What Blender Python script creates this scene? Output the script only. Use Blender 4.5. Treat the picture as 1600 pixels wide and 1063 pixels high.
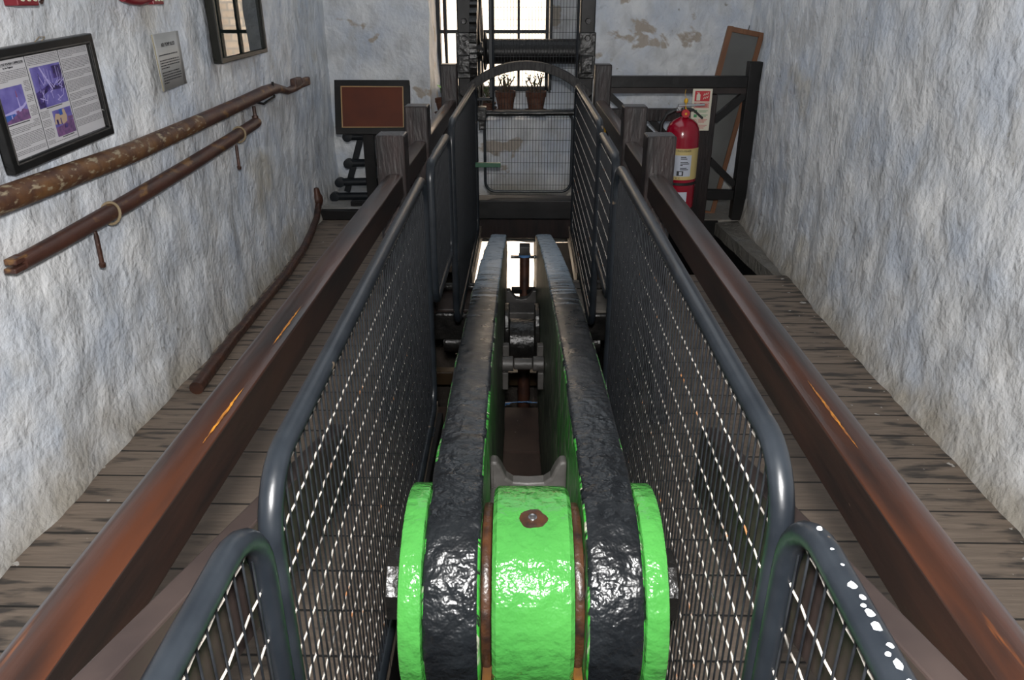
import bpy, bmesh, math, random
from mathutils import Vector, Matrix, Euler, noise
random.seed(7)
D = bpy.data; S = bpy.context.scene; COL = S.collection
for o in list(D.objects): D.objects.remove(o)

# ------------------------------------------------------------ camera, world, lights, exposure
cam = D.cameras.new('camera'); cam.sensor_width = 36; cam.lens = 1180 / 1600 * 36; cam.clip_start = .02
co = D.objects.new('camera', cam); COL.objects.link(co)
co.location = (0, 0, 1.5); co.rotation_euler = (math.radians(90 - 24.2), 0, math.radians(1.0)); S.camera = co
S.view_settings.view_transform = 'Standard'; S.view_settings.look = 'None'
S.view_settings.gamma = 1; S.view_settings.use_curve_mapping = False; S.view_settings.exposure = 0.0
w = D.worlds.new('world'); S.world = w; w.use_nodes = True
w.node_tree.nodes['Background'].inputs[0].default_value = (.62, .78, 1, 1)
w.node_tree.nodes['Background'].inputs[1].default_value = 1.4
def lamp(name, kind, loc, rot, energy, color=(1, 1, 1), **kw):
    l = D.lights.new(name, kind); l.energy = energy; l.color = color
    for k, v in kw.items(): setattr(l, k, v)
    o = D.objects.new(name, l); COL.objects.link(o); o.location = loc
    o.rotation_euler = [math.radians(a) for a in rot]; return o
R = math.radians
sun = lamp('sun', 'SUN', (0, 12, 8), (38, 0, -12), 26, (1, .94, .85), angle=.01)
# camera flash just above the lens lights the near end of the room
lamp('camera_flash', 'AREA', (.0, .02, 1.64), (64, 0, 0), 86, (1, .98, .96), shape='DISK', size=.12)
# added fill lamps, unseen, over the room and behind the viewer
lamp('ceiling_fill', 'AREA', (0, 4.9, 2.85), (-6, 0, 0), 14, (.86, .93, 1), shape='RECTANGLE', size=1.8, size_y=2.4)
lamp('rear_fill', 'AREA', (0, -1.3, 1.9), (78, 0, 0), 3, (.8, .9, 1), shape='RECTANGLE', size=1.6, size_y=1.6)

# ------------------------------------------------------------ materials
MATS = {}
def mat(name, col, rough=.6, metal=0, col2=None, scale=8, stretch=(1, 1, 1), bump=0, bscale=None, bdist=.01,
        coat=0, ramp=(.35, .65), detail=6, col3=None, scale3=20, ramp3=(.6, .68), stretch3=None, emit=None, rough2=None, spec=.5):
    m = D.materials.new(name); m.use_nodes = True; nt = m.node_tree; N = nt.nodes; L = nt.links; b = N['Principled BSDF']
    b.inputs['Base Color'].default_value = (*col, 1); b.inputs['Roughness'].default_value = rough
    b.inputs['Metallic'].default_value = metal; b.inputs['Coat Weight'].default_value = coat; b.inputs['Coat Roughness'].default_value = .12
    b.inputs['Specular IOR Level'].default_value = spec
    tc = N.new('ShaderNodeTexCoord')
    def nz(sc, st, det=detail):
        mp = N.new('ShaderNodeMapping'); mp.inputs['Scale'].default_value = st; L.new(tc.outputs['Object'], mp.inputs[0])
        n = N.new('ShaderNodeTexNoise'); n.inputs['Scale'].default_value = sc; n.inputs['Detail'].default_value = det; L.new(mp.outputs[0], n.inputs[0]); return n.outputs[0]
    def rp(f, a, c):
        r = N.new('ShaderNodeMapRange'); r.inputs[1].default_value = a; r.inputs[2].default_value = c; L.new(f, r.inputs[0]); return r.outputs[0]
    def mix(f, a, c):
        x = N.new('ShaderNodeMix'); x.data_type = 'RGBA'; L.new(f, x.inputs[0])
        for i, v in ((6, a), (7, c)):
            if isinstance(v, tuple): x.inputs[i].default_value = (*v, 1)
            else: L.new(v, x.inputs[i])
        return x.outputs[2]
    c = None
    if col2: c = mix(rp(nz(scale, stretch), *ramp), col, col2)
    if col3: c = mix(rp(nz(scale3, stretch3 or stretch), *ramp3), c or col, col3)
    if c: L.new(c, b.inputs['Base Color'])
    if rough2 is not None:
        r = N.new('ShaderNodeMapRange'); r.inputs[1].default_value = .35; r.inputs[2].default_value = .65
        r.inputs[3].default_value = rough; r.inputs[4].default_value = rough2; L.new(nz(scale * 1.7, stretch), r.inputs[0]); L.new(r.outputs[0], b.inputs['Roughness'])
    if bump:
        bn = N.new('ShaderNodeBump'); bn.inputs['Strength'].default_value = bump; bn.inputs['Distance'].default_value = bdist
        L.new(nz(bscale or scale, stretch), bn.inputs['Height']); L.new(bn.outputs[0], b.inputs['Normal'])
        if coat: L.new(bn.outputs[0], b.inputs['Coat Normal'])
    if emit: b.inputs['Emission Color'].default_value = (*emit[0], 1); b.inputs['Emission Strength'].default_value = emit[1]
    m['_b'] = 1; MATS[name] = m; return m

def wall_material(name, tint=1.0, peel=(.60, .74), pc=(.52, .48, .40)):
    m = D.materials.new(name); m.use_nodes = True; nt = m.node_tree; N = nt.nodes; L = nt.links; b = N['Principled BSDF']
    g = N.new('ShaderNodeNewGeometry')
    def noise_(sc, det, st=(1, 1, 1), dist=0):
        mp = N.new('ShaderNodeMapping'); mp.inputs['Scale'].default_value = st; L.new(g.outputs['Position'], mp.inputs[0])
        n = N.new('ShaderNodeTexNoise'); n.inputs['Scale'].default_value = sc; n.inputs['Detail'].default_value = det; n.inputs['Distortion'].default_value = dist
        L.new(mp.outputs[0], n.inputs[0]); return n.outputs[0]
    def rng(f, a, c, lo=0, hi=1):
        r = N.new('ShaderNodeMapRange'); r.inputs[1].default_value = a; r.inputs[2].default_value = c; r.inputs[3].default_value = lo; r.inputs[4].default_value = hi; L.new(f, r.inputs[0]); return r.outputs[0]
    def mix(f, a, c):
        x = N.new('ShaderNodeMix'); x.data_type = 'RGBA'; L.new(f, x.inputs[0])
        for i, v in ((6, a), (7, c)):
            if isinstance(v, tuple): x.inputs[i].default_value = (*v, 1)
            else: L.new(v, x.inputs[i])
        return x.outputs[2]
    t = tint
    c = mix(rng(noise_(3.4, 7), .36, .62), (.56*t, .61*t, .69*t), (.80*t, .81*t, .82*t))
    c = mix(rng(noise_(7, 8, (1, 1, .7)), .48, .72), c, (.52*t, .53*t, .54*t))
    pn = noise_(1.3 if peel[0] == .60 else 3.2, 10, (1, 1, 1.3), .3)
    if peel[0] != .60:
        sq = N.new('ShaderNodeSeparateXYZ'); L.new(g.outputs['Position'], sq.inputs[0])
        da = N.new('ShaderNodeMath'); da.operation = 'SUBTRACT'; L.new(sq.outputs[2], da.inputs[0]); da.inputs[1].default_value = 1.20
        db = N.new('ShaderNodeMath'); db.operation = 'ABSOLUTE'; L.new(da.outputs[0], db.inputs[0])
        dc = N.new('ShaderNodeMath'); dc.operation = 'MULTIPLY'; L.new(rng(db.outputs[0], .02, .24, .19, 0), dc.inputs[0]); L.new(rng(sq.outputs[0], .5, .8, 0, 1), dc.inputs[1])
        de = N.new('ShaderNodeMath'); de.operation = 'MULTIPLY'; L.new(dc.outputs[0], de.inputs[0]); L.new(rng(sq.outputs[0], 1.15, 1.4, 1, 0), de.inputs[1])
        dd = N.new('ShaderNodeMath'); dd.operation = 'ADD'; L.new(pn, dd.inputs[0]); L.new(de.outputs[0], dd.inputs[1]); pn = dd.outputs[0]
    c = mix(rng(pn, *peel), c, tuple(v * t for v in pc))
    c = mix(rng(noise_(22, 6), .70, .78), c, (.30*t, .29*t, .26*t))
    # dirt splashed up from the floor
    sp = N.new('ShaderNodeSeparateXYZ'); L.new(g.outputs['Position'], sp.inputs[0])
    ad = N.new('ShaderNodeMath'); ad.operation = 'MULTIPLY_ADD'; L.new(noise_(5, 6), ad.inputs[0]); ad.inputs[1].default_value = -.38; L.new(sp.outputs[2], ad.inputs[2])
    c = mix(rng(ad.outputs[0], -.20, .02, 1, 0), c, (.42*t, .39*t, .34*t))
    L.new(c, b.inputs['Base Color']); b.inputs['Roughness'].default_value = .50
    h = N.new('ShaderNodeMath'); h.operation = 'ADD'
    L.new(rng(noise_(13, 9, (1, 1, .8), .35), 0, 1, 0, .55), h.inputs[0]); L.new(rng(noise_(42, 5), 0, 1, 0, .30), h.inputs[1])
    h0 = h; h = N.new('ShaderNodeMath'); h.operation = 'ADD'; L.new(h0.outputs[0], h.inputs[0]); L.new(rng(noise_(5.5, 3, (1, 1, .8), .2), 0, 1, 0, 1.3), h.inputs[1])
    bn = N.new('ShaderNodeBump'); bn.inputs['Strength'].default_value = .75; bn.inputs['Distance'].default_value = .035
    L.new(h.outputs[0], bn.inputs['Height']); L.new(bn.outputs[0], b.inputs['Normal']); MATS[name] = m; return m
def plank_material(name, base, dark):
    m = D.materials.new(name); m.use_nodes = True; nt = m.node_tree; N = nt.nodes; L = nt.links; b = N['Principled BSDF']
    g = N.new('ShaderNodeNewGeometry'); sp = N.new('ShaderNodeSeparateXYZ'); L.new(g.outputs['Position'], sp.inputs[0])
    def mth(op, a, c=None, d=None):
        x = N.new('ShaderNodeMath'); x.operation = op
        for i, v in enumerate((a, c, d)):
            if v is None: continue
            if isinstance(v, (int, float)): x.inputs[i].default_value = v
            else: L.new(v, x.inputs[i])
        return x.outputs[0]
    def noise_(sc, det, st, vec=None):
        mp = N.new('ShaderNodeMapping'); mp.inputs['Scale'].default_value = st; L.new(g.outputs['Position'] if vec is None else vec, mp.inputs[0])
        n = N.new('ShaderNodeTexNoise'); n.inputs['Scale'].default_value = sc; n.inputs['Detail'].default_value = det; L.new(mp.outputs[0], n.inputs[0]); return n.outputs[0]
    def rng(f, a, c, lo=0, hi=1):
        r = N.new('ShaderNodeMapRange'); r.inputs[1].default_value = a; r.inputs[2].default_value = c; r.inputs[3].default_value = lo; r.inputs[4].default_value = hi; L.new(f, r.inputs[0]); return r.outputs[0]
    def mix(f, a, c):
        x = N.new('ShaderNodeMix'); x.data_type = 'RGBA'; L.new(f, x.inputs[0])
        for i, v in ((6, a), (7, c)):
            if isinstance(v, tuple): x.inputs[i].default_value = (*v, 1)
            else: L.new(v, x.inputs[i])
        return x.outputs[2]
    yb = mth('DIVIDE', sp.outputs[1], .155)
    fr = mth('FRACT', yb); idx = mth('FLOOR', yb)
    wn = N.new('ShaderNodeTexWhiteNoise'); wn.noise_dimensions = '1D'; L.new(idx, wn.inputs['W'])
    c = mix(rng(noise_(9, 9, (.5, 5, 1)), .3, .7), base, tuple(v * .62 for v in base))
    c = mix(rng(wn.outputs[0], 0, 1, 0, .45), c, tuple(v * .6 for v in base))
    ax = mth('ABSOLUTE', sp.outputs[0])
    edge = rng(ax, .95, 1.55, 0, .15)
    st = mth('ADD', noise_(6, 6, (.9, 4.2, 1)), edge)
    c = mix(rng(st, .62, .74), c, dark)
    c = mix(rng(mth('ADD', noise_(26, 4, (1, 1, 1)), edge), .80, .83), c, (.45, .43, .4))
    gap = mth('MINIMUM', fr, mth('SUBTRACT', 1, fr))
    gf = rng(gap, .012, .035, 1, 0)
    c = mix(gf, c, (.012, .01, .008))
    L.new(c, b.inputs['Base Color']); b.inputs['Roughness'].default_value = .66
    bn = N.new('ShaderNodeBump'); bn.inputs['Strength'].default_value = .5; bn.inputs['Distance'].default_value = .006
    L.new(mth('SUBTRACT', noise_(12, 8, (.5, 8, 1)), gf), bn.inputs['Height']); L.new(bn.outputs[0], b.inputs['Normal']); MATS[name] = m; return m

WALL = wall_material('whitewashed_stone'); WALLB = wall_material('whitewashed_stone_back', .90, (.645, .672), (.44, .38, .32))
FLOOR = plank_material('floor_planks', (.23, .178, .138), (.05, .042, .036))
RAIL = mat('varnished_timber', (.040, .013, .006), .34, spec=.3, col2=(.010, .006, .005), scale=5, stretch=(4, .5, 4), coat=.22, bump=.15, bscale=9,
           col3=(.26, .075, .010), scale3=5, stretch3=(7, .4, 7), ramp3=(.68, .80))
RAILS = mat('dark_rail_side', (.010, .007, .006), .42, spec=.3, col2=(.022, .011, .008), scale=5, stretch=(4, .5, 4), bump=.15, bscale=9, col3=(.22, .15, .11), scale3=9, stretch3=(3, 1, 3), ramp3=(.76, .78))  # inner side of the rail, darker than its top
GLINT = mat('gold_rail_highlight', (.42, .17, .012), .3, col2=(.09, .03, .008), scale=40, stretch=(2, .8, 2))  # gold colour stands in for the flash highlight on the rails
POST = mat('dark_timber', (.022, .013, .012), .38, col2=(.009, .007, .007), scale=9, stretch=(3, 3, .6), bump=.45, bscale=20, coat=.15, spec=.35)
DARKW = mat('black_timber_and_shade', (.005, .005, .005), .42, col2=(.011, .010, .010), scale=7, bump=.3, bscale=12, spec=.28)
BROWNB = mat('brown_board', (.034, .024, .021), .45, spec=.3, col2=(.020, .014, .013), scale=10, stretch=(1, .3, 3))
FENCE = mat('fence_paint', (.007, .009, .012), .34, spec=.4, col2=(.013, .016, .020), scale=14, bump=.18, bscale=30, bdist=.004, col3=(.16, .12, .085), scale3=16, ramp3=(.70, .74))
WIRE = mat('wire_paint', (.006, .007, .009), .4, col2=(.016, .018, .021), scale=30)
WHITEW = mat('worn_flashlit_wire', (.50, .46, .41), .5, col2=(.05, .047, .045), scale=9, ramp=(.52, .68), col3=(.38, .17, .07), scale3=11, ramp3=(.62, .66))  # worn white paint, with the flash catching the wires put into the colour
BLACKP = mat('lumpy_black_paint', (.0055, .0065, .008), .25, col2=(.010, .012, .014), scale=12, bump=.7, bscale=26, bdist=.018, detail=3, col3=(.03, .024, .022), scale3=6, ramp3=(.70, .78), rough2=.38)
def fade_lumps(m):   # the thick paint runs are on the rider end; further along the plates are plainer
    nt = m.node_tree; N = nt.nodes; L = nt.links; bn = [n for n in N if n.type == 'BUMP'][0]; tc = [n for n in N if n.type == 'TEX_COORD'][0]
    sp = N.new('ShaderNodeSeparateXYZ'); L.new(tc.outputs['Object'], sp.inputs[0]); r = N.new('ShaderNodeMapRange')
    for i, v in ((1, -2.6), (2, -2.1), (3, .8), (4, .16)): r.inputs[i].default_value = v
    L.new(sp.outputs[1], r.inputs[0]); L.new(r.outputs[0], bn.inputs['Strength'])
    # reflected sheen on the far half, painted in as blotchy blue-grey
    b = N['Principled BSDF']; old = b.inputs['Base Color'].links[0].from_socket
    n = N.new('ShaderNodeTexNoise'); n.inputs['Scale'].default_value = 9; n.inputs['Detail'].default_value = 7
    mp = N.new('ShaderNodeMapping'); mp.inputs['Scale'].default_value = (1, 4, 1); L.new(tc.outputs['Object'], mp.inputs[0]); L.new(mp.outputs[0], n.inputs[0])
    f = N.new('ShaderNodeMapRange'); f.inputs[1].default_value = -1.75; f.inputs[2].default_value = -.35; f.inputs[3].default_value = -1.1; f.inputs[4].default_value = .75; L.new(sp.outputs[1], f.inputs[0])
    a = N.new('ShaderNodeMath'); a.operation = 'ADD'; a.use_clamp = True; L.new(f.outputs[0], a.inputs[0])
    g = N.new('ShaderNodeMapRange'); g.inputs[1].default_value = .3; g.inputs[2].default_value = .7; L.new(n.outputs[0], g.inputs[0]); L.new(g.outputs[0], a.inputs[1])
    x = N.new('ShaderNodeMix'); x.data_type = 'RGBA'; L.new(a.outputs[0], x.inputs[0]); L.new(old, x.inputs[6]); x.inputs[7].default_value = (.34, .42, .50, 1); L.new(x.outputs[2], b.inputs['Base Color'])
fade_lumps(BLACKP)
GREENP = mat('green_paint', (.046, .215, .042), .17, col2=(.058, .255, .05), scale=6, bump=.8, bscale=30, bdist=.012, detail=3, col3=(.05, .12, .02), scale3=32, ramp3=(.72, .76))
GRIME = mat('worn_green_side', (.028, .036, .03), .55, col2=(.03, .13, .025), scale=7, stretch=(1, 2.6, .5), ramp=(.46, .66), bump=.6, bscale=26, bdist=.012,
            col3=(.16, .16, .13), scale3=17, stretch3=(1, 3.2, .5), ramp3=(.60, .72))
IRON = mat('greasy_iron', (.005, .005, .005), .28, spec=.4, col2=(.014, .013, .012), scale=14, bump=.7, bscale=22, bdist=.012)
IRONG = mat('dull_grey_iron', (.075, .07, .066), .5, col2=(.028, .026, .024), scale=10, bump=.4, bscale=24)
RUSTY = mat('rusty_brown_iron', (.075, .030, .018), .42, metal=.2, col2=(.03, .016, .013), scale=12, bump=.4, bscale=30)
RUSTRING = mat('rust_ring', (.060, .024, .010), .36, col2=(.018, .010, .008), scale=30, bump=.6, bscale=30)
PIPE = mat('rusted_rod', (.085, .032, .02), .48, col2=(.045, .02, .015), scale=7, stretch=(2, 1, 2), bump=.3, bscale=30, bdist=.005, col3=(.20, .10, .035), scale3=12, ramp3=(.56, .66))
PIPEY = mat('rusted_flaking_rod', (.16, .075, .028), .55, col2=(.07, .03, .018), scale=16, bump=.5, bscale=34, bdist=.006, col3=(.32, .26, .17), scale3=60, stretch3=(1, .4, 1), ramp3=(.56, .66))
ROPE = mat('rope', (.26, .20, .12), .8, bump=.5, bscale=120)
FRAMEB = mat('black_frame', (.006, .006, .006), .33, spec=.35, col2=(.012, .012, .012), scale=30, col3=(.42, .42, .40), scale3=24, ramp3=(.74, .76))
PAPER = mat('paper', (.55, .54, .56), .35)
INK = mat('ink', (.03, .03, .035), .6); INKG = mat('grey_ink', (.16, .155, .165), .6)
NOTICE = mat('notice_card', (.40, .40, .385), .42, col2=(.46, .455, .44), scale=9)
YELLOWED = mat('yellowed_edge', (.50, .44, .28), .5)
PURP = mat('violet_print', (.11, .09, .33), .4, col2=(.18, .16, .44), scale=30)
PURPD = mat('dark_violet_print', (.018, .012, .05), .4, col2=(.09, .06, .26), scale=60)
MAUVE = mat('mauve_print', (.22, .10, .24), .4, col2=(.10, .06, .15), scale=70)
LILAC = mat('lilac_print', (.42, .38, .68), .4)
BLUEP = mat('blue_print', (.04, .10, .36), .4); SANDP = mat('sand_print', (.46, .34, .24), .4); REDPR = mat('red_print', (.34, .05, .05), .4)
MIRG = mat('picture_glass', (.012, .018, .016), .012, spec=.55)
MIRG.node_tree.nodes['Principled BSDF'].inputs['IOR'].default_value = 1.5
MIRG.node_tree.nodes['Principled BSDF'].inputs['Coat Roughness'].default_value = .01
REDF = mat('red_flange', (.19, .012, .02), .4)
LECB = mat('lectern_leather', (.115, .030, .014), .7, col2=(.085, .024, .014), scale=5, spec=.3)
GOLD = mat('gold_edge', (.42, .27, .12), .45)
ORWOOD = mat('orange_wood', (.20, .085, .035), .5, col2=(.15, .06, .025), scale=10, stretch=(5, 5, .5))
MESHG = mat('grey_gauze', (.13, .135, .13), .5, col2=(.09, .09, .085), scale=3)
REDX = mat('extinguisher_red', (.29, .0, .016), .22, coat=.7)
LABY = mat('cream_label', (.60, .47, .19), .5); LABW = mat('white_label', (.55, .58, .66), .5)
CHROME = mat('chrome', (.55, .55, .55), .22, metal=1); RUBBER = mat('black_rubber', (.012, .012, .012), .5)
YELL = mat('yellow_plastic', (.72, .40, .01), .4); SIGNW = mat('sign_plastic', (.66, .62, .50), .45)
SREDS = mat('sign_red', (.50, .02, .03), .5); SGREEN = mat('sign_green', (.05, .26, .09), .5)
TERRA = mat('terracotta', (.09, .036, .022), .8, spec=.2, col2=(.13, .07, .05), scale=20); SOIL = mat('soil', (.03, .02, .015), .9)
LEAF = mat('leaf', (.16, .42, .04), .45); LEAFD = mat('dark_leaf', (.05, .10, .03), .5); TWIG = mat('twig', (.06, .04, .025), .7)
STONE = None
WINF = mat('window_paint', (.010, .013, .017), .45, spec=.3)
GREENB = mat('dark_green_paint', (.02, .09, .045), .4)
PITM = mat('pit_masonry', (.09, .072, .058), .8, col2=(.04, .033, .028), scale=4, bump=.8, bscale=7, bdist=.05)
PITF = mat('brown_platform', (.075, .048, .038), .65, col2=(.05, .033, .028), scale=5, col3=(.4, .36, .3), scale3=60, ramp3=(.72, .745))
TARP = mat('blue_sheet', (.10, .24, .50), .4)
GLASS = mat('window_glass', (1, 1, 1), .0); GLASS.node_tree.nodes['Principled BSDF'].inputs['Transmission Weight'].default_value = 1
GLASS.node_tree.nodes['Principled BSDF'].inputs['IOR'].default_value = 1.02
def stone_mat():
    m = D.materials.new('sandstone'); m.use_nodes = True; nt = m.node_tree; N = nt.nodes; L = nt.links; b = N['Principled BSDF']
    g = N.new('ShaderNodeNewGeometry'); mp = N.new('ShaderNodeMapping'); mp.inputs['Rotation'].default_value = (R(90), 0, 0); L.new(g.outputs['Position'], mp.inputs[0])
    br = N.new('ShaderNodeTexBrick'); br.inputs['Scale'].default_value = 2.2; br.inputs['Color1'].default_value = (.62, .50, .38, 1); br.inputs['Color2'].default_value = (.46, .36, .27, 1)
    br.inputs['Mortar'].default_value = (.36, .32, .27, 1); br.inputs['Mortar Size'].default_value = .03; L.new(mp.outputs[0], br.inputs[0]); L.new(br.outputs[0], b.inputs['Base Color'])
    b.inputs['Roughness'].default_value = .9; return m
STONE = stone_mat()

# ------------------------------------------------------------ mesh helpers
class MB:
    def __init__(s): s.v = []; s.f = []; s.mi = []; s.sm = []
    def add(s, vs, fs, mi=0, smooth=False):
        n = len(s.v); s.v += [tuple(v) for v in vs]
        for f in fs: s.f.append([i + n for i in f]); s.mi.append(mi); s.sm.append(smooth)
        return s
    def box(s, x0, x1, y0, y1, z0, z1, mi=0, M=None):
        vs = [Vector((x, y, z)) for x in (x0, x1) for y in (y0, y1) for z in (z0, z1)]
        if M is not None: vs = [M @ v for v in vs]
        return s.add(vs, [(0, 1, 3, 2), (4, 6, 7, 5), (0, 4, 5, 1), (2, 3, 7, 6), (0, 2, 6, 4), (1, 5, 7, 3)], mi)
    def bar(s, a, b, w, h, mi=0, up=(0, 0, 1)):
        a = Vector(a); b = Vector(b); d = (b - a).normalized(); u = Vector(up)
        r = d.cross(u)
        if r.length < 1e-4: r = d.cross(Vector((0, 1, 0)))
        r.normalize(); u = r.cross(d).normalized(); r *= w / 2; u *= h / 2
        vs = [p + q for p in (a, b) for q in (-r - u, r - u, r + u, -r + u)]
        return s.add(vs, [(0, 3, 2, 1), (4, 5, 6, 7), (0, 1, 5, 4), (1, 2, 6, 5), (2, 3, 7, 6), (3, 0, 4, 7)], mi)
    def tube(s, pts, r, n=10, mi=0, closed=False, cap=True, smooth=True, flat=1.0):
        P = [Vector(p) for p in pts]; m = len(P); rs = r if isinstance(r, (list, tuple)) else [r] * m
        T = []
        for i in range(m):
            a = P[(i - 1) % m] if (closed or i > 0) else P[i]; b = P[(i + 1) % m] if (closed or i < m - 1) else P[i]
            T.append((b - a).normalized())
        u = T[0].cross(Vector((0, 0, 1)));
        if u.length < .05: u = T[0].cross(Vector((1, 0, 0)))
        u.normalize(); vs = []
        for i in range(m):
            u = (u - T[i] * u.dot(T[i])).normalized(); w_ = T[i].cross(u)
            for k in range(n):
                a = 2 * math.pi * k / n; vs.append(P[i] + (u * math.cos(a) + w_ * math.sin(a) * flat) * rs[i])
        fs = []
        for i in range(m if closed else m - 1):
            j = (i + 1) % m
            for k in range(n): fs.append((i * n + k, i * n + (k + 1) % n, j * n + (k + 1) % n, j * n + k))
        s.add(vs, fs, mi, smooth)
        if cap and not closed: s.add(vs[:n], [tuple(range(n))[::-1]], mi); s.add(vs[-n:], [tuple(range(n))], mi)
        return s
    def lathe(s, prof, n=32, mi=0, axis='z', M=None, smooth=True):
        vs = []
        for r, h in prof:
            for k in range(n):
                a = 2 * math.pi * k / n; c, t = r * math.cos(a), r * math.sin(a)
                v = Vector((c, t, h)) if axis == 'z' else (Vector((h, c, t)) if axis == 'x' else Vector((c, h, t)))
                vs.append(M @ v if M is not None else v)
        fs = [(i * n + k, i * n + (k + 1) % n, (i + 1) * n + (k + 1) % n, (i + 1) * n + k) for i in range(len(prof) - 1) for k in range(n)]
        s.add(vs, fs, mi, smooth)
        if prof[0][0] > 1e-4: s.add(vs[:n], [tuple(range(n))[::-1]], mi)
        if prof[-1][0] > 1e-4: s.add(vs[-n:], [tuple(range(n))], mi)
        return s
    def prism(s, poly, t0, t1, axis='x', mi=0, mi_side=None, M=None):
        """poly: list of 2D points; extruded along axis"""
        def P(a, b, t):
            v = Vector((t, a, b)) if axis == 'x' else (Vector((a, t, b)) if axis == 'y' else Vector((a, b, t)))
            return M @ v if M is not None else v
        n = len(poly); vs = [P(a, b, t0) for a, b in poly] + [P(a, b, t1) for a, b in poly]
        s.add(vs, [tuple(range(n))[::-1], tuple(range(n, 2 * n))], mi)
        return s.add(vs, [(i, (i + 1) % n, n + (i + 1) % n, n + i) for i in range(n)], mi if mi_side is None else mi_side)
    def build(s, name, mats, parent=None, bevel=0, seg=2, sub=None, loc=None, recalc=True, angle=40):
        me = D.meshes.new(name); me.from_pydata(s.v, [], s.f)
        for m in (mats if isinstance(mats, (list, tuple)) else [mats]): me.materials.append(m)
        me.polygons.foreach_set('material_index', s.mi); me.polygons.foreach_set('use_smooth', s.sm)
        if recalc:
            bm = bmesh.new(); bm.from_mesh(me); bmesh.ops.remove_doubles(bm, verts=bm.verts, dist=1e-5)
            bmesh.ops.recalc_face_normals(bm, faces=bm.faces); bm.to_mesh(me); bm.free()
        if any(s.sm) and recalc: me.set_sharp_from_angle(angle=R(38))
        me.update(); o = D.objects.new(name, me); COL.objects.link(o)
        if parent is not None: o.parent = parent
        if loc: o.location = loc
        if bevel:
            b = o.modifiers.new('bevel', 'BEVEL'); b.width = bevel; b.segments = seg; b.limit_method = 'ANGLE'; b.angle_limit = R(angle); b.harden_normals = False
        return o
def tag(o, label=None, cat=None, group=None, kind=None):
    if label: o['label'] = label
    if cat: o['category'] = cat
    if group: o['group'] = group
    if kind: o['kind'] = kind
    return o
def thing(name, loc, label, cat, group=None, rot=(0, 0, 0)):
    o = D.objects.new(name, None); o.empty_display_size = .05; COL.objects.link(o); o.location = loc; o.rotation_euler = rot
    return tag(o, label, cat, group)
def struct(o): o['kind'] = 'structure'; return o
def text_mesh(txt, size, align='LEFT', ext=.0004):
    c = D.curves.new('lettering', 'FONT'); c.body = txt; c.size = size; c.align_x = align; c.extrude = ext; c.resolution_u = 2
    o = D.objects.new('lettering', c); COL.objects.link(o); bpy.context.view_layer.update()
    dg = bpy.context.evaluated_depsgraph_get(); me = o.evaluated_get(dg).to_mesh()
    vs = [v.co.copy() for v in me.vertices]; fs = [tuple(p.vertices) for p in me.polygons]
    o.evaluated_get(dg).to_mesh_clear(); D.objects.remove(o); D.curves.remove(c); return vs, fs
def nv(p, s): return noise.noise_vector(Vector(p) * s)
def disp(p, a=1.0):
    p = Vector(p); q = Vector((p.x, p.y, p.z * .75))
    v = noise.noise_vector(q * 1.6) * .014 + noise.noise_vector(q * 4.6) * .011 + noise.noise_vector(Vector((q.x, q.y, q.z * .9)) * 11 + Vector((5, 3, 1))) * .0075 + noise.noise_vector(q * 24) * .0028
    return p + v * a
def rough_box(x0, x1, y0, y1, z0, z1, name, m, step=.05, amp=1.0, faces='xXyYzZ'):
    mb = MB()
    def grid(f, na, nb):
        vs = [disp(f(i / na, j / nb), amp) for i in range(na + 1) for j in range(nb + 1)]
        mb.add(vs, [(i * (nb + 1) + j, (i + 1) * (nb + 1) + j, (i + 1) * (nb + 1) + j + 1, i * (nb + 1) + j + 1) for i in range(na) for j in range(nb)], 0, True)
    nx, ny, nz_ = [max(1, int(round((b - a) / step))) for a, b in ((x0, x1), (y0, y1), (z0, z1))]
    X = lambda a: x0 + (x1 - x0) * a; Y = lambda a: y0 + (y1 - y0) * a; Z = lambda a: z0 + (z1 - z0) * a
    if 'x' in faces: grid(lambda a, b: (x0, Y(a), Z(b)), ny, nz_)
    if 'X' in faces: grid(lambda a, b: (x1, Y(a), Z(b)), ny, nz_)
    if 'y' in faces: grid(lambda a, b: (X(a), y0, Z(b)), nx, nz_)
    if 'Y' in faces: grid(lambda a, b: (X(a), y1, Z(b)), nx, nz_)
    if 'z' in faces: grid(lambda a, b: (X(a), Y(b), z0), nx, ny)
    if 'Z' in faces: grid(lambda a, b: (X(a), Y(b), z1), nx, ny)
    return struct(mb.build(name, m))

# ------------------------------------------------------------ structure
def side_wall(sgn, name):
    mb = MB(); st = .028
    ys = [-1.5 + i * st for i in range(int(8.0 / st) + 1)]; zs = [-.12 + j * .03 for j in range(106)]
    def base(y):
        if sgn < 0: return 1.515 + (.035 if y < 2 else 0) * (2 - y) / 2 - .03 * math.exp(-((y - 3.0) / .9) ** 2) + .04 * max(0, (y - 4.4)) / 1.5
        return 1.555 + .085 * max(0, min(1, (y - 3) / 2.6)) + .08 * max(0, min(1, (y - 5.65) / .2))
    vs = []
    for y in ys:
        for z in zs:
            p = disp((sgn * base(y), y, z)); foot = .03 * math.exp(-max(0, z) / .10)
            vs.append((p.x - sgn * foot, p.y, p.z))
    n = len(zs)
    mb.add(vs, [(i * n + j, (i + 1) * n + j, (i + 1) * n + j + 1, i * n + j + 1) for i in range(len(ys) - 1) for j in range(n - 1)], 0, True)
    # outer face gives the wall its thickness
    xo = sgn * 2.05
    mb.box(min(xo, xo + sgn * .02), max(xo, xo + sgn * .02), -1.5, 7.1, -3, 3.05)
    return struct(mb.build(name, WALL, recalc=False))
side_wall(-1, 'wall_left'); side_wall(1, 'wall_right')
rough_box(-1.95, -.76, 6.3, 7.12, -.1, 3.0, 'wall_back', WALLB, .04, .9, 'yX')
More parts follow.
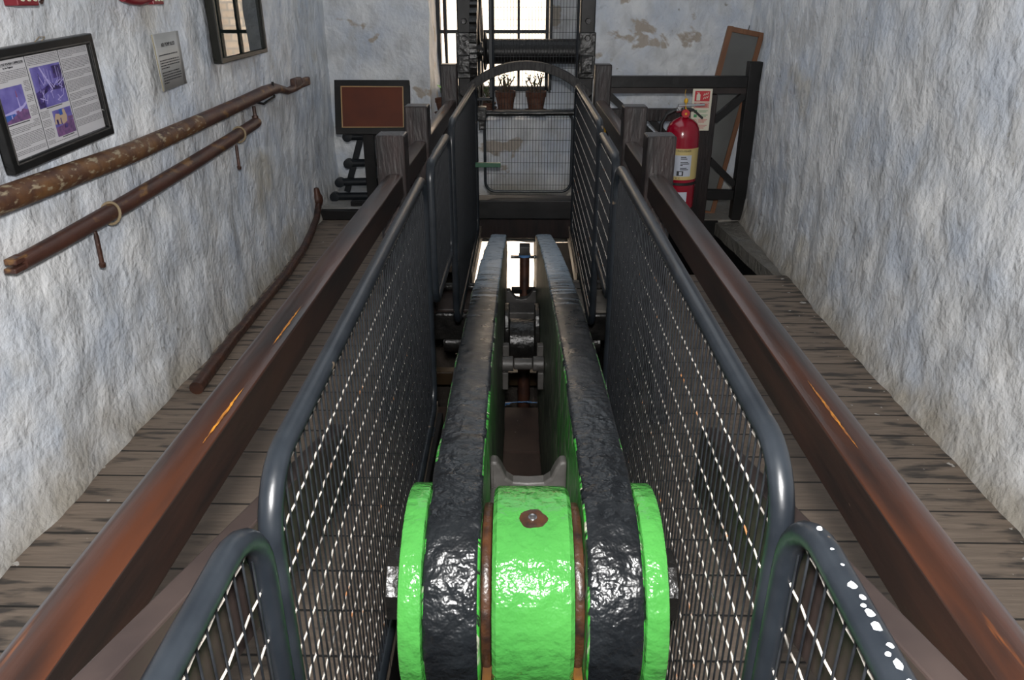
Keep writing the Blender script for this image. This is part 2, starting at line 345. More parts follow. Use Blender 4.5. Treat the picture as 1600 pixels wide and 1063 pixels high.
rough_box(.46, 1.95, 6.3, 7.12, -.1, 3.0, 'wall_back', WALLB, .04, .9, 'yx')
rough_box(-.80, .50, 6.3, 7.12, -.40, .62, 'wall_back', WALLB, .04, .7, 'yZz')
rough_box(-.80, .50, 7.02, 7.12, .60, .79, 'wall_back', WALLB, .05, .4, 'yZ')
rough_box(.215, .50, 7.02, 7.12, .60, 3.0, 'wall_back', WALLB, .05, .5, 'yx')
rough_box(-1.95, -.62, 6.3, 7.12, -3.0, -.02, 'wall_back', PITM, .1, 1, 'yX')
rough_box(.09, 1.95, 6.3, 7.12, -3.0, -.40, 'wall_back', PITM, .1, 1, 'yx')
rough_box(-.62, .09, 6.3, 7.12, -3.0, -1.25, 'wall_back', PITM, .1, 1, 'yZ')
struct(MB().box(-.86, .5, 6.3, 7.12, 2.2, 3.0).build('wall_back', WALLB))
struct(MB().box(-2.1, 2.1, -1.6, -1.5, -3, 3.05).build('wall_front', WALLB))
struct(MB().box(-2.1, 2.1, -1.6, 7.12, 3.0, 3.1).build('ceiling', mat('ceiling_boards', (.35, .34, .33), .7)))
EX = .315
struct(MB().prism([(-1.9, -1.5), (-EX, -1.5), (-.320, .8), (-.352, 2.72), (-1.9, 2.72)], -.04, 0, 'z').box(-1.9, -.50, 2.72, 4.45, -.04, 0).box(-1.9, -EX, 4.45, 6.35, -.04, 0).build('floor', FLOOR))
fr = MB(); fr.box(EX, 1.9, -1.5, 2.76, -.04, 0); fr.box(.50, 1.9, 2.76, 4.31, -.04, 0); fr.box(.50, .60, 4.31, 4.45, -.04, 0); fr.box(EX, .60, 4.45, 6.35, -.04, 0)
struct(fr.build('floor', FLOOR))
# ledge along the right wall and landing beyond the stair opening
mb = MB(); vs = []
for i in range(34):
    y = 4.31 + 1.34 * i / 33; xe = 1.525 - .09 * i / 33
    for j in range(14): x = xe + (1.95 - xe) * j / 13; vs.append(disp((x, y, -.03 + .02 * j / 13), .5))
    vs.append(disp((xe, y, -.12), .5))
mb.add(vs, [(i * 15 + j, i * 15 + 15 + j, i * 15 + 16 + j, i * 15 + 1 + j) for i in range(33) for j in range(13)] + [(i * 15, i * 15 + 14, i * 15 + 29, i * 15 + 15) for i in range(33)], 0, True)
struct(mb.build('trim_1', wall_material('dusty_ledge', .36)))
rough_box(.60, 1.9, 5.63, 6.35, -.9, -.015, 'trim_2', wall_material('dusty_landing', .6), .04, .4, 'xyZ')
sw = MB(); sw.add([(1.53, 4.30, -.05), (1.44, 5.66, -.05), (1.44, 5.66, -1.6), (1.53, 4.30, -1.6)], [(0, 1, 2, 3)]); sw.box(.60, 1.46, 5.60, 5.63, -1.6, -.02); sw.box(.60, 1.53, 4.31, 5.63, -1.6, -1.55)
for k in range(5): sw.box(.62, 1.50, 5.55 - k * .26, 5.75 - k * .26 - .0, -.30 - k * .22, -.27 - k * .22)
struct(sw.build('wall_stairwell', DARKW))  # lining coloured black to stand in for the shade in the stair opening
# raised plinth in the far left corner
pl = MB().box(-1.8, -.62, 5.56, 6.33, 0, .078); struct(pl.build('trim_3', wall_material('plinth_top', .62), bevel=.01))
struct(MB().box(-1.56, -.60, 5.50, 5.56, 0, .075).build('trim_4', DARKW, bevel=.006))
# pit
pw = MB(); pw.box(-.95, -.85, -1.5, 6.3, -3, -.041); pw.box(.85, .95, -1.5, 6.3, -3, -.041); pw.box(-.95, .95, -1.6, -1.5, -3, -.04)
struct(pw.build('wall_pit', PITM)); struct(MB().box(-1.9, 1.9, -1.5, 7.0, -3.05, -3).build('floor', PITM))
for s in (-1, 1):  # joists under the floor edge
    for xa, ya, yb in ((.33, -1.4, 2.70), (.52, 2.70, 4.5), (.33, 4.5, 6.2)): struct(MB().box(min(s*xa, s*(xa+.08)), max(s*xa, s*(xa+.08)), ya, yb, -.20, -.041).build('trim_5', DARKW, bevel=.006))
# the yard outside
struct(MB().box(-9, 9, 13.0, 13.4, -6, 6.5).build('wall_yard', STONE)); struct(MB().box(-9, 9, 7.2, 13, -6.1, -6).build('ground', STONE))

# window in the back wall
wf = D.objects.new('window_1', None); COL.objects.link(wf); wf.location = (0, 7.0, .8); struct(wf)
m = MB(); Y0 = -.03
m.box(-.80, -.735, Y0 - .02, .06, -.02, 1.4); m.box(-.735, .20, Y0, .04, -.03, .012); m.box(-.735, .20, Y0, .04, 1.37, 1.4); m.box(.165, .225, Y0, .05, -.02, 1.4)
m.build('window_frame', WINF, wf, bevel=.004)
m = MB()
for x in (-.69, -.445, -.285, -.065): m.box(x - .011, x + .011, Y0, .03, 0, 1.38)
for z in (.458, .92): m.box(-.735, .17, Y0 - .004, .034, z - .014, z + .014)
m.build('glazing_bars', WINF, wf)
MB().box(-.735, .17, .008, .012, .01, 1.375).build('pane', GLASS, wf)
m = MB(); m.box(.19, .205, -.42, -.03, .0, 1.38); m.build('open_casement', WINF, wf)
m = MB(); m.tube([(-.70, -.05, .9), (-.70, -.06, .55), (-.695, -.05, .26)], .006, 6); m.lathe([(.0, -.02), (.02, -.015), (.02, .015), (0, .02)], 10, M=Matrix.Translation((-.70, -.05, .86))); m.build('stay', RUSTY, wf)

# ------------------------------------------------------------ the engine beam
BM = thing('engine_beam', (-.012, 3.95, -.25), 'huge twin plate rocking beam with black tops and green sides running down the pit', 'engine beam', rot=(0, 0, .0114))
PY, PZ = 3.95, -.25
def L2(y, z): return (y - PY, z - PZ)
cy, cz, RD = 1.25, .37, .21
def beam_profile(r=RD):
    top = [(5.30, -.34), (5.28, -.12), (5.18, -.02), (5.04, .03), (4.7, .105), (4.3, .19), (3.9, .27), (3.5, .34), (3.1, .405), (2.74, .46), (2.35, .512), (1.975, .552), (1.7, .572), (1.45, .58)]
    arc = [(cy - r * math.sin(a), cz + r * math.cos(a)) for a in [math.pi * k / 22 for k in range(0, 23)]]
    bot = [(1.5, .14), (1.8, -.05), (2.2, -.32), (2.7, -.55), (3.2, -.72), (3.7, -.80), (4.2, -.80), (4.7, -.70), (5.1, -.52)]
    return [L2(*p) for p in top], [L2(*p) for p in arc], [L2(*p) for p in bot]
def beam_plate(x0, x1, name):
    t, a, b = beam_profile(); poly = t + a + b; n = len(poly)
    bm = bmesh.new(); e = .013
    # densify the outline so the plate can be rounded and slightly uneven
    P = []
    for i in range(n):
        p = Vector(poly[i]); q = Vector(poly[(i + 1) % n]); k = max(1, int((q - p).length / .05))
        for j in range(k): P.append(p.lerp(q, j / k))
    n = len(P); rings = []
    cx = (x0 + x1) / 2; hw = (x1 - x0) / 2
    for fx, inset in ((-1, 1), (-1, .45), (-.93, .12), (-.8, 0), (-.4, -.12), (0, -.16), (.4, -.12), (.8, 0), (.93, .12), (1, .45), (1, 1)):
        ring = []
        for i in range(n):
            tg = (P[(i + 1) % n] - P[i - 1]).normalized(); nr = Vector((-tg.y, tg.x))
            p = P[i] + nr * (e * inset)   # inward
            w_ = noise.noise((p.x * 5, p.y * 5, cx * 9)) * .004 + noise.noise((p.x * 16, p.y * 16, fx * 2 + cx * 20)) * .0022
            ring.append(bm.verts.new((cx + fx * hw + (w_ if abs(fx) == 1 else 0), p.x + nr.x * w_, p.y + nr.y * w_)))
        rings.append(ring)
    for k in range(len(rings) - 1):
        for i in range(n):
            f = bm.faces.new((rings[k][i], rings[k][(i + 1) % n], rings[k + 1][(i + 1) % n], rings[k + 1][i])); f.smooth = True
            f.material_index = 0 if 1 <= k <= 8 else (1 if i < 0 else 0)
    f = bm.faces.new(rings[0][::-1]); f.material_index = 1; f2 = bm.faces.new(rings[-1]); f2.material_index = 1
    bmesh.ops.triangulate(bm, faces=[f, f2]); bmesh.ops.recalc_face_normals(bm, faces=bm.faces)
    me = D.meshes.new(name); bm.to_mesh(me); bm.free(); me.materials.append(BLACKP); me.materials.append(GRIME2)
    for p in me.polygons:
        if all(abs(abs(me.vertices[v].co.x - cx) - hw) < .0035 for v in p.vertices): p.material_index = 1
        elif abs(abs(p.center.x - cx) - hw) < .007 and noise.noise(Vector((p.center.x * 3, p.center.y * 11, p.center.z * 11))) > .05 * (p.center.y + 2.4): p.material_index = 1
    o = D.objects.new(name, me); COL.objects.link(o); o.parent = BM; return o
# side paint: bright green at the near end and along the worn edge, grimy scratched plate beyond
def side_mat():
    m = D.materials.new('beam_side'); m.use_nodes = True; nt = m.node_tree; N = nt.nodes; L = nt.links; b = N['Principled BSDF']
    tc = N.new('ShaderNodeTexCoord'); sp = N.new('ShaderNodeSeparateXYZ'); L.new(tc.outputs['Object'], sp.inputs[0])
    def nz(sc, st, det=7):
        mp = N.new('ShaderNodeMapping'); mp.inputs['Scale'].default_value = st; L.new(tc.outputs['Object'], mp.inputs[0])
        n = N.new('ShaderNodeTexNoise'); n.inputs['Scale'].default_value = sc; n.inputs['Detail'].default_value = det; L.new(mp.outputs[0], n.inputs[0]); return n.outputs[0]
    def rng(f, a, c, lo=0, hi=1):
        r = N.new('ShaderNodeMapRange'); r.inputs[1].default_value = a; r.inputs[2].default_value = c; r.inputs[3].default_value = lo; r.inputs[4].default_value = hi; L.new(f, r.inputs[0]); return r.outputs[0]
    def mix(f, a, c):
        x = N.new('ShaderNodeMix'); x.data_type = 'RGBA'; L.new(f, x.inputs[0])
        for i, v in ((6, a), (7, c)):
            if isinstance(v, tuple): x.inputs[i].default_value = (*v, 1)
            else: L.new(v, x.inputs[i])
        return x.outputs[2]
    # how much green is left: more near the rider end (y small)
    ad = N.new('ShaderNodeMath'); ad.operation = 'ADD'; L.new(rng(sp.outputs[1], -2.5, -1.3, .30, 0), ad.inputs[0]); L.new(nz(9, (1, 3.4, .55)), ad.inputs[1])
    g = rng(ad.outputs[0], .60, .72)
    c = mix(g, (.060, .082, .055), (.035, .25, .03))
    c = mix(rng(nz(24, (1, 3.6, .45)), .54, .62), c, (.34, .34, .27))
    c = mix(rng(nz(34, (1, 4, .6)), .55, .62), c, (.008, .010, .008))
    L.new(c, b.inputs['Base Color']); b.inputs['Roughness'].default_value = .42
    bn = N.new('ShaderNodeBump'); bn.inputs['Strength'].default_value = .6; bn.inputs['Distance'].default_value = .01
    L.new(nz(20, (1, 3.2, .6)), bn.inputs['Height']); L.new(bn.outputs[0], b.inputs['Normal']); return m
GRIME2 = side_mat()
beam_plate(-.208, -.101, 'beam_plate'); beam_plate(.101, .208, 'beam_plate')
Mc = Matrix.Translation((0, cy - PY, cz - PZ))
def disc(r, x0, x1, mtl, name, bev=.006, n=72, label=None):
    mb = MB(); mb.lathe([(r * .0, x0), (r - bev, x0), (r - bev * .3, x0 + bev * .3), (r, x0 + bev), (r, x1 - bev), (r - bev * .3, x1 - bev * .3), (r - bev, x1), (0, x1)], n, axis='x', M=Mc)
    o = mb.build(name, mtl, BM)
    if label: o['label'] = label
    return o
disc(.212, .2085, .253, GREENP, 'end_disc'); disc(.212, -.253, -.2085, GREENP, 'end_disc')
disc(.170, .080, .100, RUSTRING, 'washer'); disc(.170, -.100, -.080, RUSTRING, 'washer')
disc(.10, -.2, .2, IRON, 'pin')
for s in (-1, 1):
    mb = MB(); x = lambda v: s * v
    mb.lathe([(0, x(.254)), (.088, x(.254)), (.088, x(.268)), (0, x(.268))], 24, axis='x', M=Mc)
    mb.lathe([(0, x(.268)), (.074, x(.268)), (.078, x(.272)), (.078, x(.296)), (.066, x(.302)), (0, x(.302))], 8, axis='x', M=Mc @ Matrix.Rotation(R(22.5), 4, 'X'), smooth=False)
    mb.build('end_nut', IRON, BM)
# connecting rod head between the plates
CR = thing('connecting_rod', (.019, 1.25, .37), 'glossy bright green rod head held between the beam ends, grease hole on top', 'connecting rod', rot=(0, 0, .0114))
mb = MB(); bev = .008
Mi = Matrix.Identity(4)
mb.lathe([(.0, -.078), (.205 - bev, -.078), (.205, -.078 + bev), (.205, .078 - bev), (.205 - bev, .078), (0, .078)], 80, axis='x')
mb.build('rod_head', GREENP, CR)
mb = MB(); mb.box(-.076, .076, -.195, .12, -1.6, -.05); mb.build('rod_strap', GREENP, CR, bevel=.006)
mb = MB(); Mg = Matrix.Rotation(R(-32), 4, 'X')
gp = [(.0, .2085), (.010, .2085), (.018, .2075), (.024, .2062), (.027, .200)]; gv = []
for rr_, h_ in gp:
    for k in range(22): q_ = 2 * math.pi * k / 22; j = 1 + .22 * noise.noise((math.cos(q_) * 1.6, math.sin(q_) * 1.6, 4)); gv.append(Matrix.Rotation(R(11), 4, 'X') @ Vector((rr_ * j * 1.1 * math.cos(q_), rr_ * j * math.sin(q_), h_)))
mb.add(gv, [(i * 22 + k, i * 22 + (k + 1) % 22, i * 22 + 22 + (k + 1) % 22, i * 22 + 22 + k) for i in range(len(gp) - 1) for k in range(22)], 0, True); mb.build('grease_hole', RUSTRING, CR)
MB().lathe([(0, .2125), (.006, .2120), (.009, .2100), (.010, .206)], 12, M=Matrix.Rotation(R(11), 4, 'X')).build('grease_nipple', CHROME, CR)
mb = MB()
for s in (-1, 1): mb.box(min(s*.080, s*.098), max(s*.080, s*.098), -.19, .05, -.75, -.075)
mb.build('brass_side', mat('oily_brass', (.16, .07, .012), .4, col2=(.06, .03, .015), scale=20), CR)

# spacers between the plates (parts of the beam)
def loc(x, y, z): return Vector((x, y - PY, z - PZ))
mb = MB()   # U-shaped near spacer
poly = [(-.1, .10), (-.1, .405), (-.082, .405), (-.070, .385), (-.058, .356), (-.040, .342), (0, .339), (.040, .342), (.058, .356), (.070, .385), (.082, .405), (.1, .405), (.1, .10)]
mb.prism([(a, b - PZ) for a, b in poly], 1.66 - PY, 1.70 - PY, 'y')
mb.prism([(a, b - PZ) for a, b in [(-.1, .10), (-.1, .33), (.1, .33), (.1, .10)]], 1.50 - PY, 1.66 - PY, 'y')
mb.build('end_spacer', IRONG, BM, bevel=.008, seg=3)
mb = MB()   # cross stay
for x0, x1, r in ((-.1, -.045, .036), (-.045, .045, .028), (.045, .1, .036)):
    mb.lathe([(0, x0), (r, x0 + .001), (r, x1 - .001), (0, x1)], 28, axis='x', M=Matrix.Translation(loc(0, 3.22, -.07)))
for s in (-1, 1): mb.box(min(s*.066, s*.098), max(s*.066, s*.098), 3.27 - PY, 3.31 - PY, -.06 - PZ, .0 - PZ)
for s in (-1, 1): mb.box(min(s*.07, s*.098), max(s*.07, s*.098), 3.20 - PY, 3.24 - PY, -.20 - PZ, -.11 - PZ)
mb.build('cross_stay', IRONG, BM, bevel=.004)
mb = MB()   # pivot boss: hollow drum with raised cheeks
mb.lathe([(0, -.072), (.125, -.072), (.125, .072), (0, .072)], 40, axis='x', M=Matrix.Translation(loc(0, 4.0, -.30)))
ch = [(-.13, -.30), (-.135, -.17), (-.10, -.10), (0, -.075), (.06, -.09), (.12, -.2), (.13, -.30), (.09, -.42), (-.09, -.42)]
for s in (-1, 1): mb.prism([(4.0 - PY + a, b - PZ) for a, b in ch], s * .072, s * .099, 'x')
mb.build('pivot_boss', IRON, BM, bevel=.005)
mb = MB(); mb.lathe([(0, -.45), (.055, -.45), (.055, .45), (0, .45)], 24, axis='x', M=Matrix.Translation(loc(0, 4.0, -.31))); mb.build('trunnion', IRON, BM)
mb = MB()   # far saddle
poly = [(-.1, -.42), (-.1, -.27), (-.075, -.27), (-.06, -.30), (-.035, -.325), (0, -.332), (.035, -.325), (.06, -.30), (.075, -.27), (.1, -.27), (.1, -.42)]
mb.prism([(a, b - PZ) for a, b in poly], 4.74 - PY, 4.80 - PY, 'y'); mb.box(-.1, .1, 4.55 - PY, 4.74 - PY, -.42 - PZ, -.35 - PZ)
mb.build('far_saddle', IRONG, BM, bevel=.006)
for s in (-1, 1):
    mb = MB(); mb.lathe([(0, s*.209), (.14, s*.209), (.14, s*.235), (.06, s*.24), (.06, s*.26), (0, s*.262)], 32, axis='x', M=Matrix.Translation(loc(0, 4.86, -.24))); mb.build('side_boss', mat('pale_green_boss', (.13, .20, .12), .5), BM)

# main bearing girder crossing under the beam
GB = thing('bearing_girder', (0, 4.04, -.18), 'greasy black cross girder either side of the beam pivot', 'girder')
for q_ in (-1, 1):
    X0, X1 = min(q_*.225, q_*.845), max(q_*.225, q_*.845)
    MB().box(X0, X1, -.09, .14, -.10, .066).build('girder_body', IRON, GB, bevel=.012)
    MB().box(X0, X1, -.075, .27, .067, .085).build('top_plank', BROWNB if q_ < 0 else mat('dusty_grey_plank', (.16, .145, .125), .7, col2=(.09, .08, .07), scale=12), GB, bevel=.004)
    MB().box(min(q_*.24, q_*.31), max(q_*.24, q_*.31), -.115, -.09, -.06, .04).build('bearing_block', IRONG, GB, bevel=.005)
    MB().lathe([(0, q_*.215), (.058, q_*.215), (.062, q_*.222), (.062, q_*.25), (0, q_*.255)], 20, axis='x', M=Matrix.Translation((0, -.04, -.13))).build('bearing_cap', IRON, GB)
o = MB().tube([(-.50, 0, 0), (-.4, 0, .003), (-.225, 0, 0)], .024, 12).build('round_bar', IRON, loc=(0, 4.27, -.071)); tag(o, 'oily black round bar left of the beam above the cross girder', 'bar')
o = MB().bar((.23, 0, 0), (.50, -.02, .01), .05, .035).build('iron_strap', IRONG, loc=(0, 4.27, -.05)); tag(o, 'dull flat iron strap right of the beam above the cross girder', 'strap')

# vertical rod at the far end
PR = thing('plunger_rod', (0, 4.98, -1.3), 'dark reddish upright rod between far ends of the beam plates', 'rod')
mb = MB(); mb.lathe([(.045, -1.6), (.045, .62), (.034, .66), (.034, 1.22), (.030, 1.24), (0, 1.24)], 20); mb.build('shaft', RUSTY, PR)
mb = MB(); mb.box(-.036, .036, -.05, .05, 1.215, 1.275); mb.build('rod_cap', IRONG, PR, bevel=.004)
mb = MB(); mb.tube([(-.095, 0, 1.19), (.095, 0, 1.19)], .011, 8); mb.build('cross_bolt', IRON, PR)
mb = MB(); mb.lathe([(.035, 1.195), (.041, 1.195), (.041, 1.212), (.035, 1.212)], 16); mb.build('blue_ring', TARP, PR)
mb = MB(); mb.box(-.09, .09, -.03, .03, .93, .96); mb.build('lower_yoke', IRON, PR)
# machinery glimpsed in the pit
def pump(x, y, z, h, label):
    t = thing('pump_column', (x, y, z), label, 'pump')
    mb = MB(); mb.lathe([(.07, 0), (.07, h * .5), (.10, h * .5), (.10, h * .55), (.05, h * .58), (.05, h * .8), (.075, h * .8), (.075, h * .85), (.03, h * .86), (.03, h), (0, h)], 18); mb.build('column', RUSTY, t)
    mb = MB()
    for k in range(6): a = k * math.pi / 3; MB().lathe([(0, 0), (.014, 0), (.014, .05), (0, .05)], 6, M=Matrix.Translation((.085 * math.cos(a), .085 * math.sin(a), h * .55))).build('bolt', IRON, t)
    return t
pump(-.44, 5.35, -1.9, 1.5, 'rusty pump column in pit left of the far beam end')
pump(.42, 5.25, -1.9, 1.62, 'rusty pump column in pit right of the far beam end')
pf = MB().box(-.84, .84, 2.0, 4.2, -1.24, -1.2).build('timber_platform', PITF); tag(pf, 'dark brown board platform in the pit under the near half of the beam', 'platform')
pf = MB().box(-.84, .84, 4.22, 4.80, -1.235, -1.195).build('timber_platform', PITF); tag(pf, 'debris-sprinkled brown platform under the beam middle, beyond the joint line', 'platform')
sh = MB(); vs = []
for i in range(17):
    for j in range(6): a = math.pi * i / 16; r = .10 + .02 * j + .01 * noise.noise((i * .9, j * .7, 3)); vs.append((math.cos(a) * r * 1.3, math.sin(a) * r * .6, (.12 - .02 * j) * .35 + .02 * noise.noise((i * .8, j, 0))))
sh.add(vs, [(i * 6 + j, (i + 1) * 6 + j, (i + 1) * 6 + j + 1, i * 6 + j + 1) for i in range(16) for j in range(5)], 0, True)
o = sh.build('blue_sheet', TARP, loc=(0, 4.70, -1.165)); so = o.modifiers.new('t', 'SOLIDIFY'); so.thickness = .004; tag(o, 'crumpled pale blue plastic sheet round the rod down in the pit', 'sheet')
o = MB().box(-.84, .84, -.05, .05, -.06, .06).build('pit_beam', mat('yellow_brown_timber', (.045, .026, .010), .5), loc=(0, 5.6, -1.35), bevel=.008); tag(o, 'yellowish brown timber crossing low down in the pit', 'timber')
for i, (x, y) in enumerate(((-.62, 3.3), (.62, 3.2))):
    t = thing('iron_pipe', (x, y, -1.2), ['slim iron pipe standing in the pit at the left side', 'slim iron pipe standing in the pit at the right side'][i], 'pipe')
    mb = MB(); mb.tube([(0, 0, 0), (0, 0, .98)], .03, 12); mb.build('pipe', RUSTY, t); mb = MB(); mb.lathe([(.05, .45), (.05, .5)], 12); mb.build('collar', IRON, t)

# ------------------------------------------------------------ mesh barrier panels
def rrect(y0, y1, z0, z1, r, n=7):
    pts = []
    for (cy_, cz_, a0) in ((y1 - r, z1 - r, 0), (y0 + r, z1 - r, 90), (y0 + r, z0 + r, 180), (y1 - r, z0 + r, 270)):
        for k in range(n + 1): a = R(a0 + 90 * k / n); pts.append((cy_ + r * math.cos(a), cz_ + r * math.sin(a)))
    return pts
def wires(ax, u0, u1, z0, z1, du, dz, off, rv=.0016, rh=.0016, r=.06, weave=.0016, shift=0):
    """ax maps (u, n, z) to a point; returns MB of upright wires and MB of cross wires"""
    V = MB(); Hh = MB(); n = int((u1 - u0) / du); us = [u0 + (u1 - u0) * (k + .5) / n for k in range(n)]
    def lim(u):
        d = min(u - u0, u1 - u); return 0 if d > r else r - math.sqrt(max(0, r * r - (r - d) ** 2))
    for k, u in enumerate(us): c = lim(u); V.tube([ax(u, 0, z0 + c), ax(u, 0, z1 - c)], rv, 4, cap=False)
    m_ = int((z1 - z0) / dz)
    for j in range(m_):
        z = z0 + (z1 - z0) * (j + .6) / m_; pts = [ax(u0, shift, z)]
        for k, u in enumerate(us): pts.append(ax(u, shift + weave * (1 if (k + j) % 2 else -1), z))
        pts.append(ax(u1, shift, z)); Hh.tube(pts, rh, 4, cap=False)
    return V, Hh
def barrier(x, y0, y1, z1, label, r=.10, rt=.0165, du=.027, z0=.018, turn=0):
    t = thing('mesh_barrier', (x, (y0 + y1) / 2, 0), label, 'barrier', 'tube-framed mesh barriers along both sides of the beam', rot=(0, 0, turn))
    l = (y1 - y0) / 2; s = 1 if x > 0 else -1; q = rrect(-l, l, z0, z1, r)
    MB().tube([(0, a, b) for a, b in q], rt, 14, closed=True).build('tube_frame', FENCE, t)
    V, Hh = wires(lambda u, n_, z: (n_, u, z), -l + rt, l - rt, z0 + .012, z1 - rt * .6, du, .074, 0, rv=.0020, rh=.0019, r=r, weave=.0009, shift=s * (.0030 if not (s > 0 and y0 > 2.7) else -.0034))
    V.build('upright_wires', WIRE, t, recalc=False); Hh.build('cross_wires', WHITEW, t, recalc=False)
    for yy in (-l * .8, l * .8):
        if z0 < .1: MB().box(-.02, .02, yy - .03, yy + .03, 0, .006).build('foot_plate', FENCE, t)
        else: MB().tube([(0, yy, .75), (s * .14, yy, .75)], .008, 8).build('fixing_stub', FENCE, t)
    return t
FX = .335
barrier(-FX, -1.25, .765, .925, 'nearest left mesh barrier with dull grey rounded tube top'); nr = barrier(FX, -1.25, .765, .945, 'nearest right mesh barrier with white paint chips on its rounded tube')
barrier(-.347, .80, 2.66, .935, 'long left mesh barrier alongside the near half of the beam', turn=.0145); barrier(FX, .80, 2.73, .962, 'long right mesh barrier alongside the near half of the beam')
barrier(-FX - .012, 2.75, 3.42, .955, 'short left mesh barrier between the two close handrail posts', z0=.42, r=.06); barrier(FX, 2.80, 3.40, .968, 'short right mesh barrier between the two close handrail posts', z0=.42, r=.06)
barrier(-FX, 3.47, 5.18, 1.0, 'farthest left mesh barrier reaching the iron arch'); barrier(FX, 3.45, 5.18, 1.0, 'farthest right mesh barrier reaching the iron arch')
# paint chips on the nearest right tube
chips = mat('bare_white_primer', (.60, .63, .66), .5)
for wy, a, ln, wd in ((.600, 95, .011, .0042), (.583, 84, .007, .0035), (.572, 96, .006, .003), (.562, 88, .010, .0042), (.545, 92, .013, .0052), (.522, 82, .007, .0035), (.512, 104, .006, .003), (.500, 90, .013, .004), (.478, 86, .012, .004), (.690, 100, .008, .003), (.655, 96, .004, .002), (.630, 90, .004, .002)):
    a = R(a); zc = .945 - .0165; c = Vector((.0170 * math.cos(a), wy + .2425, .945 + .0170 * math.sin(a))); cp = MB(); vs = [c + Vector((.0006 * math.cos(a), 0, .0006 * math.sin(a)))]
    for k in range(11):
        q_ = 2 * math.pi * k / 11; j = 1 + .35 * noise.noise((wy * 90, k * .9, a)); b_ = a + wd * j * math.cos(q_) / .0165; vs.append(Vector((.0168 * math.cos(b_), c.y + ln * .5 * j * math.sin(q_), .945 + .0168 * math.sin(b_))))
    cp.add(vs, [(0, 1 + k, 1 + (k + 1) % 11) for k in range(11)], 0, True); o = cp.build('paint_chip', chips, nr)

# ------------------------------------------------------------ handrails
def rail_profile(hw, h, sg):  # crisp inner top edge, top falling away to a rounded outer shoulder
    p = [(-hw, -h / 2), (-hw, h * .43), (-hw + .004, h * .45), (-hw * .45, h * .5), (.0, h * .5), (hw * .4, h * .45), (hw * .7, h * .34), (hw * .9, h * .18), (hw, -.02 * h), (hw * .98, -h * .3), (hw * .9, -h / 2)]
    return p if sg > 0 else [(-a, b) for a, b in p][::-1]
def handrail(sg, label):
    t = thing('wooden_handrail', (sg * .515, 0, 0), label, 'handrail', 'timber handrails either side of the beam')
    for i, (y, h) in enumerate(((2.965, 1.035), (3.715, 1.05), (5.36, 1.115))):
        MB().box(-.055, .055, y - .055, y + .055, 0, h).build('post', POST, t, bevel=.007)
    for y0, y1 in ((-1.45, 2.908), (3.022, 3.658), (3.772, 5.303)):
        mb = MB(); n = 24; pr_ = rail_profile(.042, .088, sg); vs = []; m_ = len(pr_); ks = 0 if sg > 0 else m_ - 2
        for i in range(n + 1):
            y = y0 + (y1 - y0) * i / n
            for a, b in pr_: vs.append((a, y, .846 + b + .0015 * noise.noise((a * 20, y * 3, sg))))
        mb.add(vs, [(i * m_ + k, i * m_ + k + 1, (i + 1) * m_ + k + 1, (i + 1) * m_ + k) for i in range(n) for k in range(m_ - 1) if k != ks], 0, True)
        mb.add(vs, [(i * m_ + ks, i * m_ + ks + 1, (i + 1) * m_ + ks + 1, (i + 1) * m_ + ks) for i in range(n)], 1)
        mb.add(vs, [(i * m_ + m_ - 1, i * m_, (i + 1) * m_, (i + 1) * m_ + m_ - 1) for i in range(n)])
        mb.add(vs[:m_], [tuple(range(m_))]); mb.add(vs[-m_:], [tuple(range(m_))])
        mb.build('rail', [RAIL, RAILS], t, bevel=.0025, angle=60)
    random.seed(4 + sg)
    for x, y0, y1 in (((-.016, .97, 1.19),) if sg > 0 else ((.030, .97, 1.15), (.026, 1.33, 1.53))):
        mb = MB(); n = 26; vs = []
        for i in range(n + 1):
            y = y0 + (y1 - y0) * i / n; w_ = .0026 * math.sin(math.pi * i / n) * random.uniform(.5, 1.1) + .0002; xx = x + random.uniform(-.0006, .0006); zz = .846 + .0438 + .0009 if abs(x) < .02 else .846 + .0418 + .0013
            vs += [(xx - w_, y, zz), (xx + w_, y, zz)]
        mb.add(vs, [(2 * i, 2 * i + 1, 2 * i + 3, 2 * i + 2) for i in range(n)]); mb.build('highlight_streak', GLINT, t, recalc=False)  # thin slivers painted as a highlight on the varnish
    MB().bar((0, 2.90, .76), (0, 2.52, .02), .06, .07).build('brace', POST, t, bevel=.005)
    MB().bar((0, 3.77, .70), (0, 4.3, .25), .05, .06).build('brace', POST, t, bevel=.005)
    return t
handrail(-1, 'glossy brown timber handrail on square posts, left side'); handrail(1, 'glossy brown timber handrail on square posts, right side')
for s, lb in ((-1, 'smooth brown sloping board between left handrail and mesh'), (1, 'smooth brown sloping board between right handrail and mesh')):
    a = .866; zt = lambda y: .84 + (.866 - y) * .29
    o = MB().prism([(-.9, zt(-.9)), (1.35, zt(1.35)), (1.35, zt(1.35) - .16), (-.9, zt(-.9) - .16)], s * .365, s * .40, 'x').build('sloping_board', BROWNB, bevel=.003); tag(o, lb, 'board', 'sloping boards beside the near barriers')

